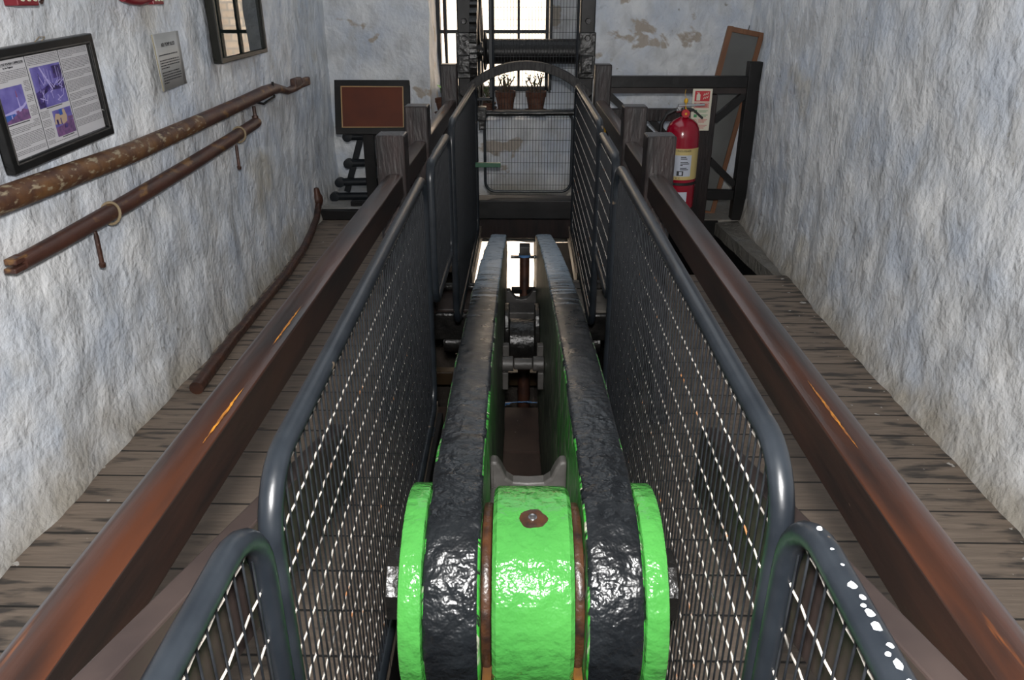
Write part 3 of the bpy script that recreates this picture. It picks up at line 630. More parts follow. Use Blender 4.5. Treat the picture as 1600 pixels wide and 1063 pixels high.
# ------------------------------------------------------------ gate, arch, winch at the far end
t = thing('mesh_gate', (.02, 5.30, .27), 'low black mesh gate with rounded bottom corners across the walkway end', 'gate')
q = rrect(-.30, .30, 0, .545, .07); MB().tube([(a, 0, b) for a, b in q], .010, 10, closed=True).build('tube_frame', FENCE, t)
V, Hh = wires(lambda u, n_, z: (u, n_, z), -.29, .29, .0, .54, .0205, .076, 0, rv=.0014, rh=.0014, r=.07)
V.build('upright_wires', WIRE, t, recalc=False); Hh.build('cross_wires', WIRE, t, recalc=False)
MB().tube([(-.34, -.03, .535), (.315, -.03, .54)], .017, 12).build('top_bar', IRON, t)
MB().box(-.345, -.285, -.07, .03, .49, .58).box(-.335, -.295, -.06, .02, .43, .49).build('clamp', IRON, t, bevel=.005)
t = thing('mesh_screen', (.06, 5.46, .80), 'tall upright wire mesh screen in front of the window', 'screen')
q = rrect(-.285, .285, 0, 1.0, .02, 3); MB().tube([(a, 0, b) for a, b in q], .009, 8, closed=True).build('frame', FENCE, t)
V, Hh = wires(lambda u, n_, z: (u, n_, z), -.28, .28, 0, 1.0, .0205, .076, 0, rv=.0013, rh=.0013, r=.01)
V.build('upright_wires', WIRE, t, recalc=False); Hh.build('cross_wires', WIRE, t, recalc=False)
for x in (-.29,): MB().box(-.02 + x, x + .0, -.02, .0, .08, 1.0).box(-.11, .0, -.02, 0, .07, .09, M=Matrix.Translation((x, 0, 0))).build('bracket', WINF, t)
mb = MB(); n = 28; vs = []; W_ = .44; h = .20; Rr = (W_ * W_ + h * h) / (2 * h)
an = math.asin(W_ / Rr)
for i in range(n + 1):
    a = -an + 2 * an * i / n
    for r, y in ((Rr, 0), (Rr, .10), (Rr - .055, .10), (Rr - .055, 0)): vs.append((r * math.sin(a), y, (r * math.cos(a)) - Rr))
mb.add(vs, [(i * 4 + k, i * 4 + (k + 1) % 4, (i + 1) * 4 + (k + 1) % 4, (i + 1) * 4 + k) for i in range(n) for k in range(4)] + [(0, 1, 2, 3), (n * 4 + 3, n * 4 + 2, n * 4 + 1, n * 4)])
o = mb.build('iron_arch', mat('weathered_arch', (.012, .011, .011), .5, spec=.3, col2=(.045, .042, .04), scale=12, stretch=(6, 1, 1), bump=.4, bscale=40), loc=(0, 5.22, 1.140), bevel=.004); tag(o, 'low curved black iron arch spanning between the far handrail posts', 'arch')
o = MB().box(-.35, .35, 5.18, 5.34, .10, .235).build('sill_timber', DARKW, bevel=.008); tag(o, 'black timber sill beneath the mesh gate', 'timber')
o = MB().box(-.42, .42, 5.36, 5.52, -.092, .10).build('cross_timber', POST, bevel=.008); tag(o, 'dark brown cross timber under the gate sill, above the bright opening', 'timber')
o = MB().box(-.34, -.165, 5.08, 5.12, .482, .51).build('green_bar', GREENB, bevel=.003); tag(o, 'short dark green bar poking out in front of the mesh gate', 'bar')
o = MB().box(-.012, .012, -.01, .01, -.02, .02).build('yellow_tag', YELL, loc=(.535, 5.29, .70), bevel=.002); tag(o, 'small yellow tag on the farthest right handrail post', 'tag')

t = thing('hand_winch', (0, 5.78, 0), 'black winch with horizontal drum and big gear wheel between two tall posts', 'winch')
for x in (-.435, .430):
    MB().box(x - .052, x + .052, -.05, .06, 0, 2.1).build('post', DARKW, t, bevel=.008)
    b = MB().box(x - .060, x + .060, -.075, -.05, .99, 1.30); b.box(x - .045, x + .04, -.13, -.05, 1.03, 1.15); b.build('bearing', IRON, t, bevel=.008)
    for z in (1.26, 1.37, 1.62): MB().lathe([(0, -.10), (.018, -.10), (.022, -.085), (.022, -.05), (0, -.05)], 6, axis='y', M=Matrix.Translation((x, 0, z))).build('bolt', IRON, t)
MB().lathe([(.0, -.30), (.125, -.30), (.128, -.287), (.085, -.275), (.083, .0), (.084, .36), (.095, .365), (.095, .38), (0, .38)], 36, axis='x', M=Matrix.Translation((0, -.02, 1.17))).build('drum', DARKW, t)
MB().tube([(-.49, -.02, 1.17), (.49, -.02, 1.17)], .03, 14).build('axle', IRON, t)
g = MB(); NT = 44; Ro = .45
prof = []
for k in range(NT):
    for da, rr in ((0, Ro - .025), (.3, Ro - .022), (.38, Ro), (.72, Ro), (.8, Ro - .022)): a = 2 * math.pi * (k + da) / NT; prof.append((rr, a))
n = len(prof); vs = []
for x in (-.375, -.325):
    for rr, a in prof: vs.append((x, rr * math.cos(a), rr * math.sin(a)))
for x in (-.375, -.325):
    for rr, a in prof: vs.append((x, (Ro - .075) * math.cos(a), (Ro - .075) * math.sin(a)))
g.add(vs, [(i, (i + 1) % n, n + (i + 1) % n, n + i) for i in range(n)] + [(2*n + i, 2*n + (i + 1) % n, 3*n + (i + 1) % n, 3*n + i) for i in range(n)] + [(i, (i + 1) % n, 2*n + (i + 1) % n, 2*n + i) for i in range(n)] + [(n + i, n + (i + 1) % n, 3*n + (i + 1) % n, 3*n + i) for i in range(n)])
for k in range(6): a = k * math.pi / 3; g.bar((-.35, .04 * math.cos(a), .04 * math.sin(a)), (-.35, .39 * math.cos(a), .39 * math.sin(a)), .03, .05, up=(1, 0, 0))
g.lathe([(0, -.39), (.065, -.39), (.065, -.31), (0, -.31)], 20, axis='x')
g.build('gear_wheel', IRON, t, loc=(0, -.02, 1.17))

# pots on the window ledge
def pot(x, y, r, h, label, plant, z=.645):
    t = thing('plant_pot', (x, y, z), label, 'plant pot')
    b = MB(); b.lathe([(0, .008), (r * .7, .008), (r * .92, h * .72), (r, h * .74), (r * 1.02, h), (r * .9, h), (r * .88, h * .86), (0, h * .86)], 24); b.build('pot', TERRA, t)
    MB().lathe([(0, 0), (r * .95, 0), (r * 1.15, .02), (r * 1.1, .022), (r * .9, .007), (0, .007)], 24).build('saucer', TERRA, t)
    MB().lathe([(0, h * .865), (r * .85, h * .865), (r * .85, h * .88), (0, h * .885)], 16).build('soil', SOIL, t)
    b = MB(); lf = MB()
    if plant == 'twig':
        for k in range(9):
            a = random.random() * 6.28; p = Vector((r * .4 * math.cos(a), r * .4 * math.sin(a), h * .87)); pts = [p]
            for q_ in range(4): p = p + Vector((random.uniform(-.022, .022), random.uniform(-.02, .02), random.uniform(.02, .045))); pts.append(p)
            b.tube(pts, [.006, .006, .005, .005, .004], 6)
            for q_ in range(3):
                c = Vector(pts[-1 - q_ % 3]); d = Vector((random.uniform(-.02, .02), random.uniform(-.02, .02), .012)); lf.add([c, c + d + Vector((.007, 0, 0)), c + d * 1.8, c + d - Vector((.007, 0, 0))], [(0, 1, 2, 3)])
    else:
        for k in range(12):
            a = random.random() * 6.28; d = Vector((math.cos(a), math.sin(a), 0)); p0 = Vector((0, 0, h * .87)); l_ = random.uniform(.04, .11)
            p1 = p0 + d * l_ * .35 + Vector((0, 0, l_)); b.tube([p0, p1], .003, 5)
            sd = d.cross(Vector((0, 0, 1))); rw = random.uniform(.016, .026)
            for zz in (0,): 
                c = p1; vv = [c]; 
                for kk in range(8): aa = 2 * math.pi * kk / 8; vv.append(c + d * rw * 1.3 * math.cos(aa) + sd * rw * math.sin(aa) + Vector((0, 0, rw * .7 * math.cos(aa) + .004)))
                lf.add(vv, [(0, 1 + kk, 1 + (kk + 1) % 8) for kk in range(8)])
    b.build('stems', TWIG if plant == 'twig' else LEAFD, t); o = lf.build('leaves', LEAFD if plant == 'twig' else LEAF, t, recalc=False); so = o.modifiers.new('s', 'SOLIDIFY'); so.thickness = .0015
    return t
pot(-.17, 6.58, .085, .17, 'terracotta pot with twiggy plant on ledge, left of the mullion', 'twig'); pot(.085, 6.58, .085, .17, 'terracotta pot with twiggy plant on ledge, right of the mullion', 'twig')
pot(-.665, 6.42, .075, .13, 'pot with bright green round leaves at the left window jamb', 'leaf')
t = pot(-.335, 6.75, .08, .06, 'shallow terracotta bowl on the window ledge behind the gear wheel', 'twig')

# ------------------------------------------------------------ far right: barrier frame, sign, extinguisher, leaning frame
t = thing('corner_railing', (1.59, 5.60, 0), 'black timber railing frame with diagonal braces near the right corner', 'railing')
M0 = Matrix.Translation((-1.59, 0, 0))
MB().box(1.545, 1.635, -.045, .045, 0, 1.115, M=M0).build('post', DARKW, t, bevel=.005)
MB().box(.556, 1.545, -.04, .04, .945, 1.02, M=M0).build('top_rail', DARKW, t, bevel=.004)
MB().box(.556, 1.545, -.03, .03, .905, .944, M=M0).build('lower_lip', BROWNB, t)
MB().box(.556, 1.19, -.03, .03, .715, .80, M=M0).build('middle_rail', POST, t, bevel=.004)
MB().box(1.19, 1.345, -.05, .06, -.5, .90, M=M0).build('sign_post', POST, t, bevel=.005)
for a, b in (((1.545, .90), (1.345, .72)), ((.58, .90), (1.05, .50)), ((1.345, .44), (1.545, .26)), ((.9, .72), (1.19, .45))):
    MB().bar((a[0] - 1.59, 0, a[1]), (b[0] - 1.59, 0, b[1]), .045, .05, up=(0, 1, 0)).build('brace', DARKW, t)
MB().box(1.345, 1.545, -.03, .03, .15, .22, M=M0).build('bottom_rail', DARKW, t, bevel=.004)
# sign
t = thing('safety_sign', (1.235, 5.543, .798), 'tall cream sign with red fire pictogram on the dark post', 'sign')
MB().box(-.068, .068, -.004, .004, -.142, .142).build('board', SIGNW, t, bevel=.001)
mb = MB(); yb = -.0055
mb.box(-.052, .052, yb, -.004, .058, .128); mb.build('red_square', SREDS, t)
mb = MB(); y2 = -.0065
mb.box(-.040, -.014, y2, yb, .064, .105); mb.box(-.034, -.020, y2, yb, .105, .112); mb.box(-.040, -.022, y2, yb, .114, .118)
for k in range(3):
    for j in range(2): 
        x = .006 + k * .013; z = .070 + j * .024 + k * .004; mb.add([(x, y2, z), (x + .006, y2, z + .004), (x + .012, y2, z + .022), (x + .003, y2, z + .012)], [(0, 1, 2, 3)])
mb.build('pictogram', SIGNW, t)
mb = MB(); mb.box(-.052, .052, yb, -.004, .046, .049); mb.box(-.052, .052, yb, -.004, .014, .017); mb.box(-.052, -.049, yb, -.004, .014, .049); mb.box(.049, .052, yb, -.004, .014, .049)
for z in (.036, .028, .020): mb.box(-.044, .044, yb, -.004, z, z + .005)
for z in (-.075, -.115):
    for k in range(16): a = 2 * math.pi * k / 16; b = a + .45; mb.bar((-.038 + .013 * math.cos(a), -.005, z + .013 * math.sin(a)), (-.038 + .013 * math.cos(b), -.005, z + .013 * math.sin(b)), .003, .002)
    mb.bar((-.047, -.005, z + .009), (-.029, -.005, z - .009), .003, .002)
    for q in range(3): mb.box(-.015, .05 - .01 * q, yb, -.004, z + .008 - q * .009, z + .011 - q * .009)
mb.build('red_print', SREDS, t)
mb = MB()
for z in (-.012, -.042):
    mb.box(-.048, -.026, yb, -.004, z - .008, z + .012)
    for q in range(2): mb.box(-.018, .05 - .012 * q, yb, -.004, z + .006 - q * .009, z + .009 - q * .009)
mb.build('green_print', SGREEN, t)
# extinguisher
EXR = .117
t = thing('fire_extinguisher', (1.095, 5.41, .14), 'red fire extinguisher with cream label hung beside the sign post', 'fire extinguisher')
MB().lathe([(0, 0), (EXR - .01, 0), (EXR, .012), (EXR, .49), (EXR * .985, .52), (EXR * .93, .555), (EXR * .80, .588), (EXR * .60, .61), (.035, .624), (.030, .632), (0, .632)], 48).build('body', REDX, t)
cyl = MB()
for zb in (.12, .50): MB().box(-.02, .115, .02, .105, zb, zb + .03).build('hanging_bracket', IRON, t)
def curved(a0, a1, z0, z1, r, n=20):
    vs = [(r * math.sin(R(a0 + (a1 - a0) * i / n)), -r * math.cos(R(a0 + (a1 - a0) * i / n)), z) for i in range(n + 1) for z in (z0, z1)]
    return vs, [(i * 2, i * 2 + 2, i * 2 + 3, i * 2 + 1) for i in range(n)]
lb = MB(); lb.add(*curved(-95, 75, .215, .43, EXR + .0008), smooth=True); lb.build('label', LABY, t, recalc=False)
MB().add(*curved(-60, 28, .24, .385, EXR + .0014), smooth=True).build('instructions', LABW, t, recalc=False); MB().add(*curved(-20, 22, .06, .13, EXR + .001)).build('white_sticker', LABW, t, recalc=False)
mb = MB()
def curved_text(mb, s, size, z, a0):
    vs, fs = text_mesh(s, size, 'CENTER'); r = EXR + .0022; mb.add([(r * math.sin(R(a0) + v.x / r), -r * math.cos(R(a0) + v.x / r) , z + v.y) for v in vs], fs)
curved_text(mb, 'FIRE EXTINGUISHER', .020, .408, -18); curved_text(mb, 'A  B  C', .017, .222, -20)
random.seed(3)
for z, l_ in ((.37, 18), (.358, 22), (.335, 26), (.325, 30), (.315, 8), (.295, 22), (.285, 28)): mb.add(*curved(-10, -10 + l_, z, z + .006, EXR + .002, 6))
mb.add(*curved(-20, 2, .245, .278, EXR + .002, 8)); mb.add(*curved(-50, -32, .245, .275, EXR + .002, 8)); mb.add(*curved(-38, -30, .31, .335, EXR + .002, 4)); mb.build('lettering', INK, t, recalc=False)
MB().add(*curved(-12, -3, .25, .272, EXR + .0026, 6)).build('white_dot', LABW, t, recalc=False)
MB().lathe([(EXR + .001, .175), (EXR + .004, .177), (EXR + .004, .193), (EXR + .001, .195)], 40).build('strap', RUBBER, t)
MB().lathe([(.030, .632), (.030, .66), (.024, .665), (.024, .69), (0, .69)], 20).build('valve', CHROME, t)
MB().lathe([(0, -.052), (.026, -.052), (.028, -.046), (.028, -.030), (0, -.030)], 20, axis='y', M=Matrix.Translation((0, 0, .655))).build('gauge', SREDS, t)
MB().lathe([(0, -.055), (.008, -.054), (.008, -.050), (0, -.05)], 12, axis='y', M=Matrix.Translation((0, 0, .655))).build('gauge_dot', YELL, t)
MB().bar((-.05, -.01, .705), (.13, -.01, .712), .03, .016).bar((-.05, -.01, .70), (-.03, -.01, .68), .02, .03).build('carry_handle', CHROME, t, bevel=.004)
MB().bar((-.01, -.01, .685), (.06, -.01, .675), .028, .018).bar((.06, -.01, .675), (.125, -.01, .62), .024, .014).build('squeeze_lever', RUBBER, t, bevel=.004)
MB().tube([(-.02, 0, .672), (-.07, -.005, .672), (-.12, 0, .645), (-.15, .01, .58), (-.155, .01, .45), (-.15, 0, .3)], .013, 10).build('hose', RUBBER, t)
MB().tube([(-.028, 0, .672), (-.06, -.003, .673)], .016, 10).build('hose_fitting', CHROME, t)
mb = MB(); mb.lathe([(0, 0), (.012, .004), (.014, .018), (.010, .03), (0, .032)], 10, M=Matrix.Translation((.0, -.02, .722))); mb.tube([(0, -.022, .745), (.0, -.022, .69), (.012, -.03, .672)], .004, 6); mb.tube([(0, -.02, .75), (-.012, -.02, .785), (-.008, -.02, .81)], .0015, 5); mb.build('seal_tag', YELL, t)
# leaning frame
t = thing('gauze_panel', (1.215, 5.85, 0.0), 'tall narrow orange-brown wooden frame with grey gauze leaning in the right corner', 'frame', rot=(R(-4), R(10.4), 0))
w2, hh = .272, 1.36
mb = MB(); mb.box(0, .035, -.015, .015, 0, hh); mb.box(w2 - .035, w2, -.015, .015, 0, hh); mb.box(.035, w2 - .035, -.015, .015, hh - .035, hh); mb.box(.035, w2 - .035, -.015, .015, 0, .035); mb.build('frame', ORWOOD, t, bevel=.003)
MB().box(.035, w2 - .035, -.003, .003, .035, hh - .035).build('gauze', MESHG, t)
MB().tube([(.15, -.01, hh), (.15, -.012, hh + .03)], .003, 6).build('nail', IRON, t)

# ------------------------------------------------------------ far left: board on a stand, trestle
t = thing('display_board', (-1.12, 5.62, .08), 'small brown panel in a black frame on a post near the left corner', 'display board')
ML = Matrix.Translation((.035, -.08, .73)) @ Matrix.Rotation(R(-14), 4, 'X')
mb = MB(); mb.box(-.265, .265, -.012, .018, -.185, -.140, M=ML); mb.box(-.265, .265, -.012, .018, .145, .185, M=ML); mb.box(-.265, -.222, -.012, .018, -.14, .145, M=ML); mb.box(.222, .265, -.012, .018, -.14, .145, M=ML); mb.build('board_frame', FRAMEB2 if 'FRAMEB2' in globals() else DARKW, t, bevel=.003)
MB().box(-.222, .222, -.002, .012, -.14, .145, M=ML).build('panel', LECB, t)
mb = MB(); e = .007
mb.box(-.222, .222, -.006, -.002, -.14, -.14 + e, M=ML); mb.box(-.222, .222, -.006, -.002, .145 - e, .145, M=ML); mb.box(-.222, -.222 + e, -.006, -.002, -.14, .145, M=ML); mb.box(.222 - e, .222, -.006, -.002, -.14, .145, M=ML); mb.build('gold_edging', GOLD, t)
MB().box(-.07, .01, .0, .06, 0, .62).build('post', DARKW, t, bevel=.004)
MB().box(-.30, .03, -.03, .03, 0, .035, M=Matrix.Translation((.1, .02, 0))).build('base', DARKW, t, bevel=.005)
t = thing('roller_trestle', (-1.30, 5.80, .08), 'grey slanted rack of round-ended bars behind the display board', 'trestle')
for z, x0, x1 in ((.485, -.04, .33), (.285, -.05, .33), (.14, -.13, .33), (.028, -.18, .36)):
    MB().tube([(x0, 0, z), (x0 + .03, -.0, z + .002), (x1, .0, z + .01)], .030, 12).lathe([(0, -.035), (.036, -.03), (.038, 0), (.036, .03), (0, .035)], 14, axis='y', M=Matrix.Translation((x0, 0, z))).build('round_bar', IRONG2 if 'IRONG2' in globals() else FENCE, t)
MB().bar((-.09, .035, .06), (.06, .035, .50), .045, .03, up=(0, 1, 0)).build('slanted_upright', FENCE, t, bevel=.004)
MB().bar((.40, .035, .03), (.26, .035, .50), .045, .03, up=(0, 1, 0)).build('slanted_upright', FENCE, t, bevel=.004)
o = MB().box(-.008, .008, -.008, .008, 0, .42).build('gilt_strip', GOLD, loc=(-1.085, 5.60, .115)); tag(o, 'thin gilt strip standing beside the display board post', 'strip')

# ------------------------------------------------------------ left wall: boards, notice, glazed picture
def board_space(name, x, y, z, tilt, label, cat):
    # local u to the right (+y), v up, w out of the wall (+x)
    t = thing(name, (x, y, z), label, cat); t.rotation_euler = Matrix(((0, 0, 1), (1, 0, 0), (0, 1, 0))).to_euler()
    m3 = Matrix(((0, 0, 1), (1, 0, 0), (0, 1, 0))) @ Matrix.Rotation(tilt, 3, 'Z'); t.rotation_euler = m3.to_euler(); return t
t = board_space('information_board', -1.462, 2.152, 1.079, R(2.6), 'black-framed three-column information board with violet photographs on left wall', 'information board')
U, Vv, fw = .518, .268, .030
mb = MB()
for x0, x1, y0, y1 in ((-fw, U + fw, -fw, 0), (-fw, U + fw, Vv, Vv + fw), (-fw, 0, 0, Vv), (U, U + fw, 0, Vv)):
    mb.box(x0, x1, y0, y1, -.012, .016)
mb.build('frame', FRAMEB, t, bevel=.003)
mb = MB()
for x0, x1, y0, y1 in ((-.006, U + .006, -.008, -.004), (-.006, U + .006, Vv + .004, Vv + .008), (-.008, -.004, -.006, Vv + .006), (U + .004, U + .008, -.006, Vv + .006)): mb.box(x0, x1, y0, y1, .016, .018)
mb.build('frame_bead', IRONG, t)
MB().box(0, U, 0, Vv, -.006, .004).build('sheet', PAPER, t)
mb = MB(); mb.box(.169, .1715, 0, Vv, .004, .0046); mb.box(.344, .3465, 0, Vv, .004, .0046); mb.build('column_rules', INK, t)
tx = MB(); random.seed(11)
def lines(x0, x1, y1, y0, skip=()):
    y = y1; k = 0; para = random.randint(4, 8)
    while y > y0:
        if k == para: y -= .0045; k = 0; para = random.randint(4, 9); continue
        xa = x0; end = x1 if k < para - 1 else x0 + (x1 - x0) * random.uniform(.3, .9)
        while xa < end:
            wd = random.uniform(.003, .012); xb = min(xa + wd, end)
            if not any(a < xb and xa < b and c < y < d for a, b, c, d in skip): tx.add([(xa, y, .0045), (xb, y, .0045), (xb, y + .0019, .0045), (xa, y + .0019, .0045)], [(0, 1, 2, 3)])
            xa = xb + .0016
        y -= .0043; k += 1
ph1 = (.004, .130, .088, .205); ph2 = (.176, .342, .105, .238); ph3 = (.226, .342, .012, .108)
lines(.008, .164, .235, .006, (ph1,)); lines(.177, .339, .260, .006, (ph2, ph3)); lines(.352, .512, .260, .03)
tx.build('body_text', INKG, t, recalc=False)
mb = MB()
def put(mb, s, size, x, y, z=.0045, al='LEFT', tgt=None):
    vs, fs = text_mesh(s, size, al); mx = max(v.x for v in vs) - min(v.x for v in vs); k = (tgt / mx) if tgt else 1
    mb.add([(x + v.x * k, y + v.y, z + v.z) for v in vs], fs)
put(mb, 'FACILITIES TO THE HOLMAN COMPRESSORS', .0095, .010, .2515, tgt=.150); put(mb, 'by the Engineer', .0075, .086, .243, al='CENTER')
mb.box(.010, .160, .2496, .2502, .004, .0046); mb.build('heading', INK, t)
# photographs on the board
p1 = thing('x', (0, 0, 0), None, None); D.objects.remove(p1)
def photo(name, mats_, shapes):
    mb = MB()
    for k, (mi, pts) in enumerate(shapes): mb.add([(a, b, .0048 + .0002 * k) for a, b in pts], [tuple(range(len(pts)))], mi)
    return mb.build(name, mats_, t, recalc=False)
q = lambda x0, y0, x1, y1: [(x0, y0), (x1, y0), (x1, y1), (x0, y1)]
photo('photograph', [PURP, LILAC, MAUVE, REDPR, BLUEP], [(0, q(.010, .100, .125, .196)), (1, [(.010, .128), (.055, .132), (.105, .140), (.125, .150), (.125, .142), (.09, .126), (.010, .112)]), (4, q(.010, .108, .06, .124)),
    (2, [(.010, .100), (.125, .100), (.125, .126), (.10, .132), (.075, .122), (.05, .116), (.02, .108), (.010, .106)]), (1, [(.086, .126), (.093, .127), (.0895, .165), (.0865, .165)]), (3, [(.0865, .165), (.0895, .165), (.0885, .183), (.0868, .183)]), (1, q(.040, .112, .044, .122)), (2, q(.066, .122, .08, .130))])
sh = [(0, q(.180, .115, .338, .232)), (2, [(.180, .115), (.215, .115), (.215, .15), (.25, .16), (.338, .155), (.338, .205), (.31, .185), (.30, .165), (.27, .18), (.2, .165), (.18, .16)]), (2, q(.288, .19, .338, .226))]
random.seed(5)
for k in range(22):
    x, y = random.uniform(.2, .33), random.uniform(.12, .18); a = random.uniform(-1.3, 1.3) + math.pi / 2; l_ = random.uniform(.015, .04); d = Vector((math.cos(a), math.sin(a))) * l_; n_ = Vector((-d.y, d.x)).normalized() * .0013
    sh.append((1, [(min(.336, max(.182, px_)), min(.230, max(.117, py_))) for px_, py_ in ((x + n_.x, y + n_.y), (x - n_.x, y - n_.y), (x + d.x - n_.x, y + d.y - n_.y), (x + d.x + n_.x, y + d.y + n_.y))]))
for x in (.24, .255, .27, .30, .312): sh.append((1, q(x, .18, x + .0018, .215 + (x * 97 % .01))))
sh.append((1, [(.215, .230), (.222, .230), (.262, .165), (.258, .16)])); sh.append((2, [(.198, .16), (.202, .16), (.206, .215), (.203, .215)]))
photo('photograph', [PURP, LILAC, PURPD], sh)
photo('photograph', [PURP, SANDP, PURPD, BLUEP, MAUVE], [(0, q(.235, .022, .338, .100)), (1, [(.235, .06), (.30, .052), (.308, .075), (.300, .098), (.285, .096), (.282, .084), (.25, .09), (.240, .078)]), (3, q(.270, .082, .288, .100)), (2, q(.246, .055, .256, .072)), (2, q(.268, .055, .273, .074)), (4, [(.235, .022), (.338, .022), (.338, .06), (.31, .062), (.27, .052), (.235, .05)]), (2, [(.28, .042), (.296, .040), (.300, .052), (.286, .054)]), (4, q(.308, .062, .338, .072))])
mb = MB()
for x0, x1, y in ((.012, .118, .094), (.215, .30, .1105), (.26, .325, .0165)): mb.box(x0, x1, y, y + .0025, .004, .0046)
mb.build('captions', INK, t)
MB().tube([(.25, Vv + fw, 0), (.27, Vv + fw + .012, .004), (.30, Vv + fw + .010, .004), (.285, Vv + fw, 0)], .0014, 6).build('hanging_wire', ROPE, t)

t = board_space('paper_notice', -1.462, 3.115, 1.170, R(1.2), 'grey typed notice headed AIR PUMP ROD fixed to left wall', 'notice')
mb = MB(); vs = []; nx_ = 8
for i in range(nx_ + 1):
    for j in (0, .21): u = .278 * i / nx_; vs.append((u, j, .004 + .012 * (1 - i / nx_) ** 2 + (.006 if j == 0 else 0) * (1 - i / nx_)))
mb.add(vs, [(i * 2, i * 2 + 2, i * 2 + 3, i * 2 + 1) for i in range(nx_)], 0, True); o = mb.build('sheet', NOTICE, t, recalc=False); so = o.modifiers.new('s', 'SOLIDIFY'); so.thickness = .002; so.offset = -1
wz = lambda u, v: .0048 + .012 * (1 - u / .278) ** 2 + .006 * (1 - v / .21) * (1 - u / .278)
MB().add([(0, 0, wz(0, 0)), (.012, 0, wz(.012, 0)), (.012, .21, wz(.012, .21)), (0, .21, wz(0, .21))], [(0, 1, 2, 3)]).build('worn_edge', YELLOWED, t, recalc=False)
mb = MB(); vs, fs = text_mesh('AIR PUMP ROD', .021, 'CENTER'); kx = 1.0; mb.add([(.150 + v.x, .160 + v.y, wz(.150 + v.x, .16) + .0004 + v.z) for v in vs], fs)
random.seed(21)
for v, l_ in ((.128, .20), (.108, .205), (.0985, .21), (.089, .205), (.0795, .09), (.063, .19), (.053, .20), (.043, .205), (.033, .195), (.0235, .055)):
    a = .035
    while a < .035 + l_:
        wd = random.uniform(.006, .022); b_ = min(a + wd, .035 + l_); mb.add([(a, v, wz(a, v) + .0005), (b_, v, wz(b_, v) + .0005), (b_, v + .0042, wz(b_, v) + .0005), (a, v + .0042, wz(a, v) + .0005)], [(0, 1, 2, 3)]); a = b_ + .0035
mb.build('typed_text', INK, t, recalc=False)

t = board_space('glazed_picture', -1.470, 3.805, 1.225, R(1.0), 'dark-framed glazed picture reflecting the window, beyond the notice', 'picture frame')
w3, h3, f3 = .70, .62, .021; mb = MB()
for x0, x1, y0, y1 in ((0, w3, 0, f3), (0, w3, h3 - f3, h3), (0, f3, f3, h3 - f3), (w3 - f3, w3, f3, h3 - f3)): mb.box(x0, x1, y0, y1, -.02, .022)
mb.build('frame', mat('olive_black_frame', (.012, .012, .009), .4, spec=.3), t, bevel=.003); MB().box(f3, w3 - f3, f3, h3 - f3, -.01, .008).build('glass', MIRG, t)

# ------------------------------------------------------------ left wall: rods, brackets, floor rod
t = thing('air_pump_rod', (-1.44, 3.2, 1.0), 'long rusty brown rod with kinked forked end on left wall, upper of two', 'rod')
pts = [(0, -2.6, -.005), (0, -1.2, .0), (0, -.44, -.006), (0, .2, .01), (0, .8, .028), (0, 1.13, .040), (0, 1.3, .042), (-.005, 1.42, .028), (-.008, 1.58, .0), (-.01, 1.75, .0), (-.01, 1.90, .010)]
rs = [.037, .037, .036, .034, .033, .034, .031, .024, .021, .022, .024]
MB().tube(pts[:4], rs[:4], 20).build('flaking_near_length', PIPEY, t)['label'] = 'orange-brown flaking length'
MB().tube(pts[3:], rs[3:], 20).build('rod_shaft', PIPE, t)
MB().box(-.03, .012, 1.72, 1.86, .0, .058).box(-.028, .010, 1.90, 2.06, -.012, .042).bar((-.01, 1.86, .02), (-.01, 1.92, .015), .04, .05).build('fork_end', PIPE, t, bevel=.010)
t = thing('wooden_pole', (-1.44, 3.1, .86), 'shorter rust-brown pole tied with rope on left wall, lower of two', 'pole')
MB().tube([(0, -1.07, -.042), (0, -.9, -.040), (0, -.42, -.027), (0, .1, -.005), (0, .6, .02), (0, 1.02, .045), (0, 1.05, .046)], [.024, .026, .030, .030, .029, .028, .024], 20).build('shaft', PIPE, t)
MB().box(-.018, .018, -1.12, -1.05, -.060, -.044).box(-.018, .018, -1.11, -1.05, -.038, -.020).build('split_end', PIPE, t, bevel=.004)
for y, z in ((2.55, .826), (3.86, .886)):
    mb = MB(); mb.tube([(.0335 * math.cos(a), .010 * math.sin(a * 1) , .036 * math.sin(a)) for a in [2 * math.pi * k / 18 for k in range(18)]], .005, 7, closed=True)
    o = mb.build('rope_loop', ROPE, loc=(-1.44, y, z)); tag(o, 'rope loop tying the near end of the lower pole' if y < 3 else 'rope loop tying the far end of the lower pole', 'rope')
for i, (y, z, l_) in enumerate(((2.425, .80, .115), (3.79, .86, .12))):
    o = MB().tube([(-.06, 0, .0), (0, 0, 0), (.0, .0, -.02), (.0, -.003, -l_)], .008, 8).lathe([(0, -l_ - .018), (.010, -l_ - .012), (.012, -l_), (.008, -l_ + .005)], 8, M=Matrix.Translation((0, -.003, 0))).build('hanging_peg', RUSTY, loc=(-1.435, y, z)); tag(o, ['rusty iron peg hanging under the near part of the lower pole', 'thin rusty peg hanging under the far part of the lower pole'][i], 'peg')
o = MB().tube([(-.06, -.24, -.02), (-.01, -.24, -.03), (.02, -.2, -.045), (.02, .0, -.03), (.02, 0, .05)], .007, 7).build('wall_bracket', IRON, loc=(-1.44, 4.43, 1.035)); tag(o, 'thin black hooked bracket carrying the far end of the upper rod', 'bracket')
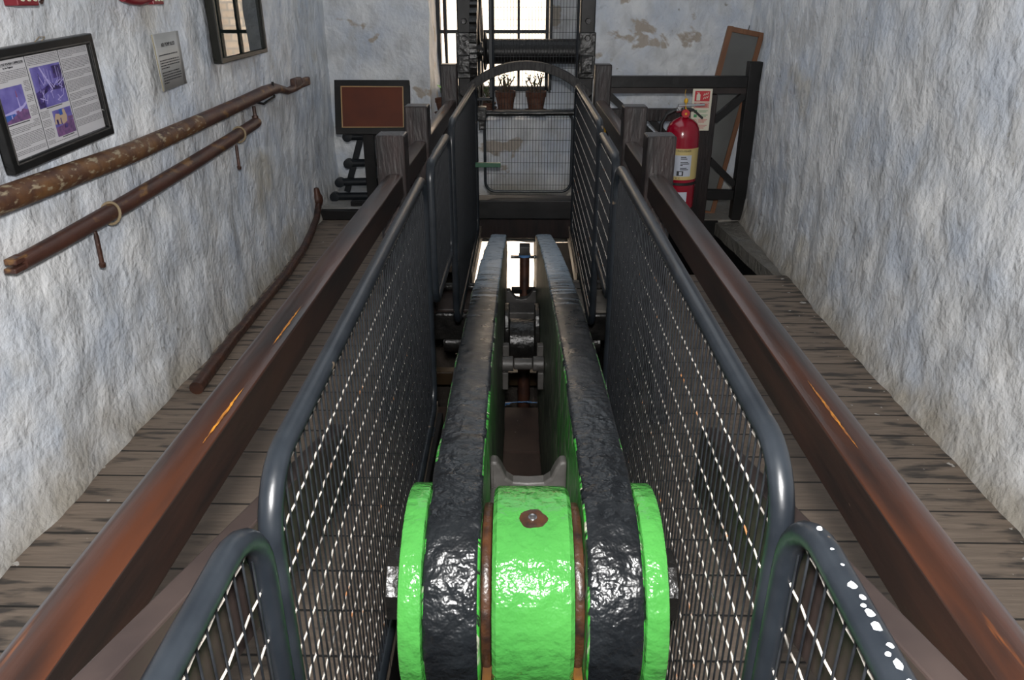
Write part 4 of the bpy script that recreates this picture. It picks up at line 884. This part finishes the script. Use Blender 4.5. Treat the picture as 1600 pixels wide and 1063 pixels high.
o = MB().tube([(0, 0, -.005), (0, 0, -.10), (0, -.02, -.11)], .010, 8).lathe([(0, -.01), (.017, -.006), (.017, .006), (0, .01)], 8, M=Matrix.Translation((0, 0, -.06))).build('link_bar', RUSTY, loc=(-1.44, 4.13, .995)); tag(o, 'short knobbly link between the upper rod and lower pole ends', 'link')
for i, (y0, y1) in enumerate(((2.30, 2.40), (3.145, 3.235))):
    t = thing('red_fitting', (-1.44, (y0 + y1) / 2, 1.50), ['dark red bolted plate at top edge above the information board', 'dark red curved fitting at top edge above the paper notice'][i], 'fitting')
    l = (y1 - y0) / 2; mb = MB(); mb.box(-.03, .012, -l, l, -.013, .08); mb.build('plate', REDF, t, bevel=.003)
    mb = MB()
    for k in (-.6, 0, .6): mb.lathe([(0, .012), (.006, .012), (.006, .017), (0, .018)], 8, axis='x', M=Matrix.Translation((0, k * l, .004)))
    mb.build('rivets', SIGNW, t)
    if i: MB().tube([(0, -.26, .012), (0, -.20, .002), (0, -.14, -.001), (0, -.08, .006), (0, -l, .012)], .016, 10).build('curved_arm', REDF, t)
    else: MB().tube([(0, l + .02, .03), (.0, l + .04, .003), (0, l + .03, -.005)], .006, 6).tube([(0, -.35, .03), (0, -l, .02)], .012, 8).build('split_pin', RUSTY, t)
mb = MB(); fp = [(-1.385, 2.76, .028), (-1.395, 2.98, .03), (-1.408, 3.26, .03), (-1.42, 3.76, .03), (-1.425, 4.23, .03), (-1.45, 4.68, .04), (-1.485, 5.0, .05), (-1.52, 5.30, .075), (-1.545, 5.44, .12), (-1.55, 5.47, .16)]
fp = [(a + .022 + .008 * noise.noise((b * 3, 0, 0)), b, c + .004 * noise.noise((b * 4, 2, 0))) for a, b, c in fp]
mb.tube(fp, [.029, .029, .027, .025, .024, .024, .024, .022, .026, .026], 14); 
t = thing('bent_iron_bar', (0, 0, 0), 'long bent rusty bar lying on floor against left wall', 'bar'); mb.build('shaft', RUSTY, t)
MB().lathe([(0, -.05), (.03, -.045), (.042, -.01), (.040, .02), (.026, .045), (.022, .07), (.016, .085), (0, .09)], 14, M=Matrix.Translation((-1.528, 5.47, .165))).build('knob_end', RUSTY, t)
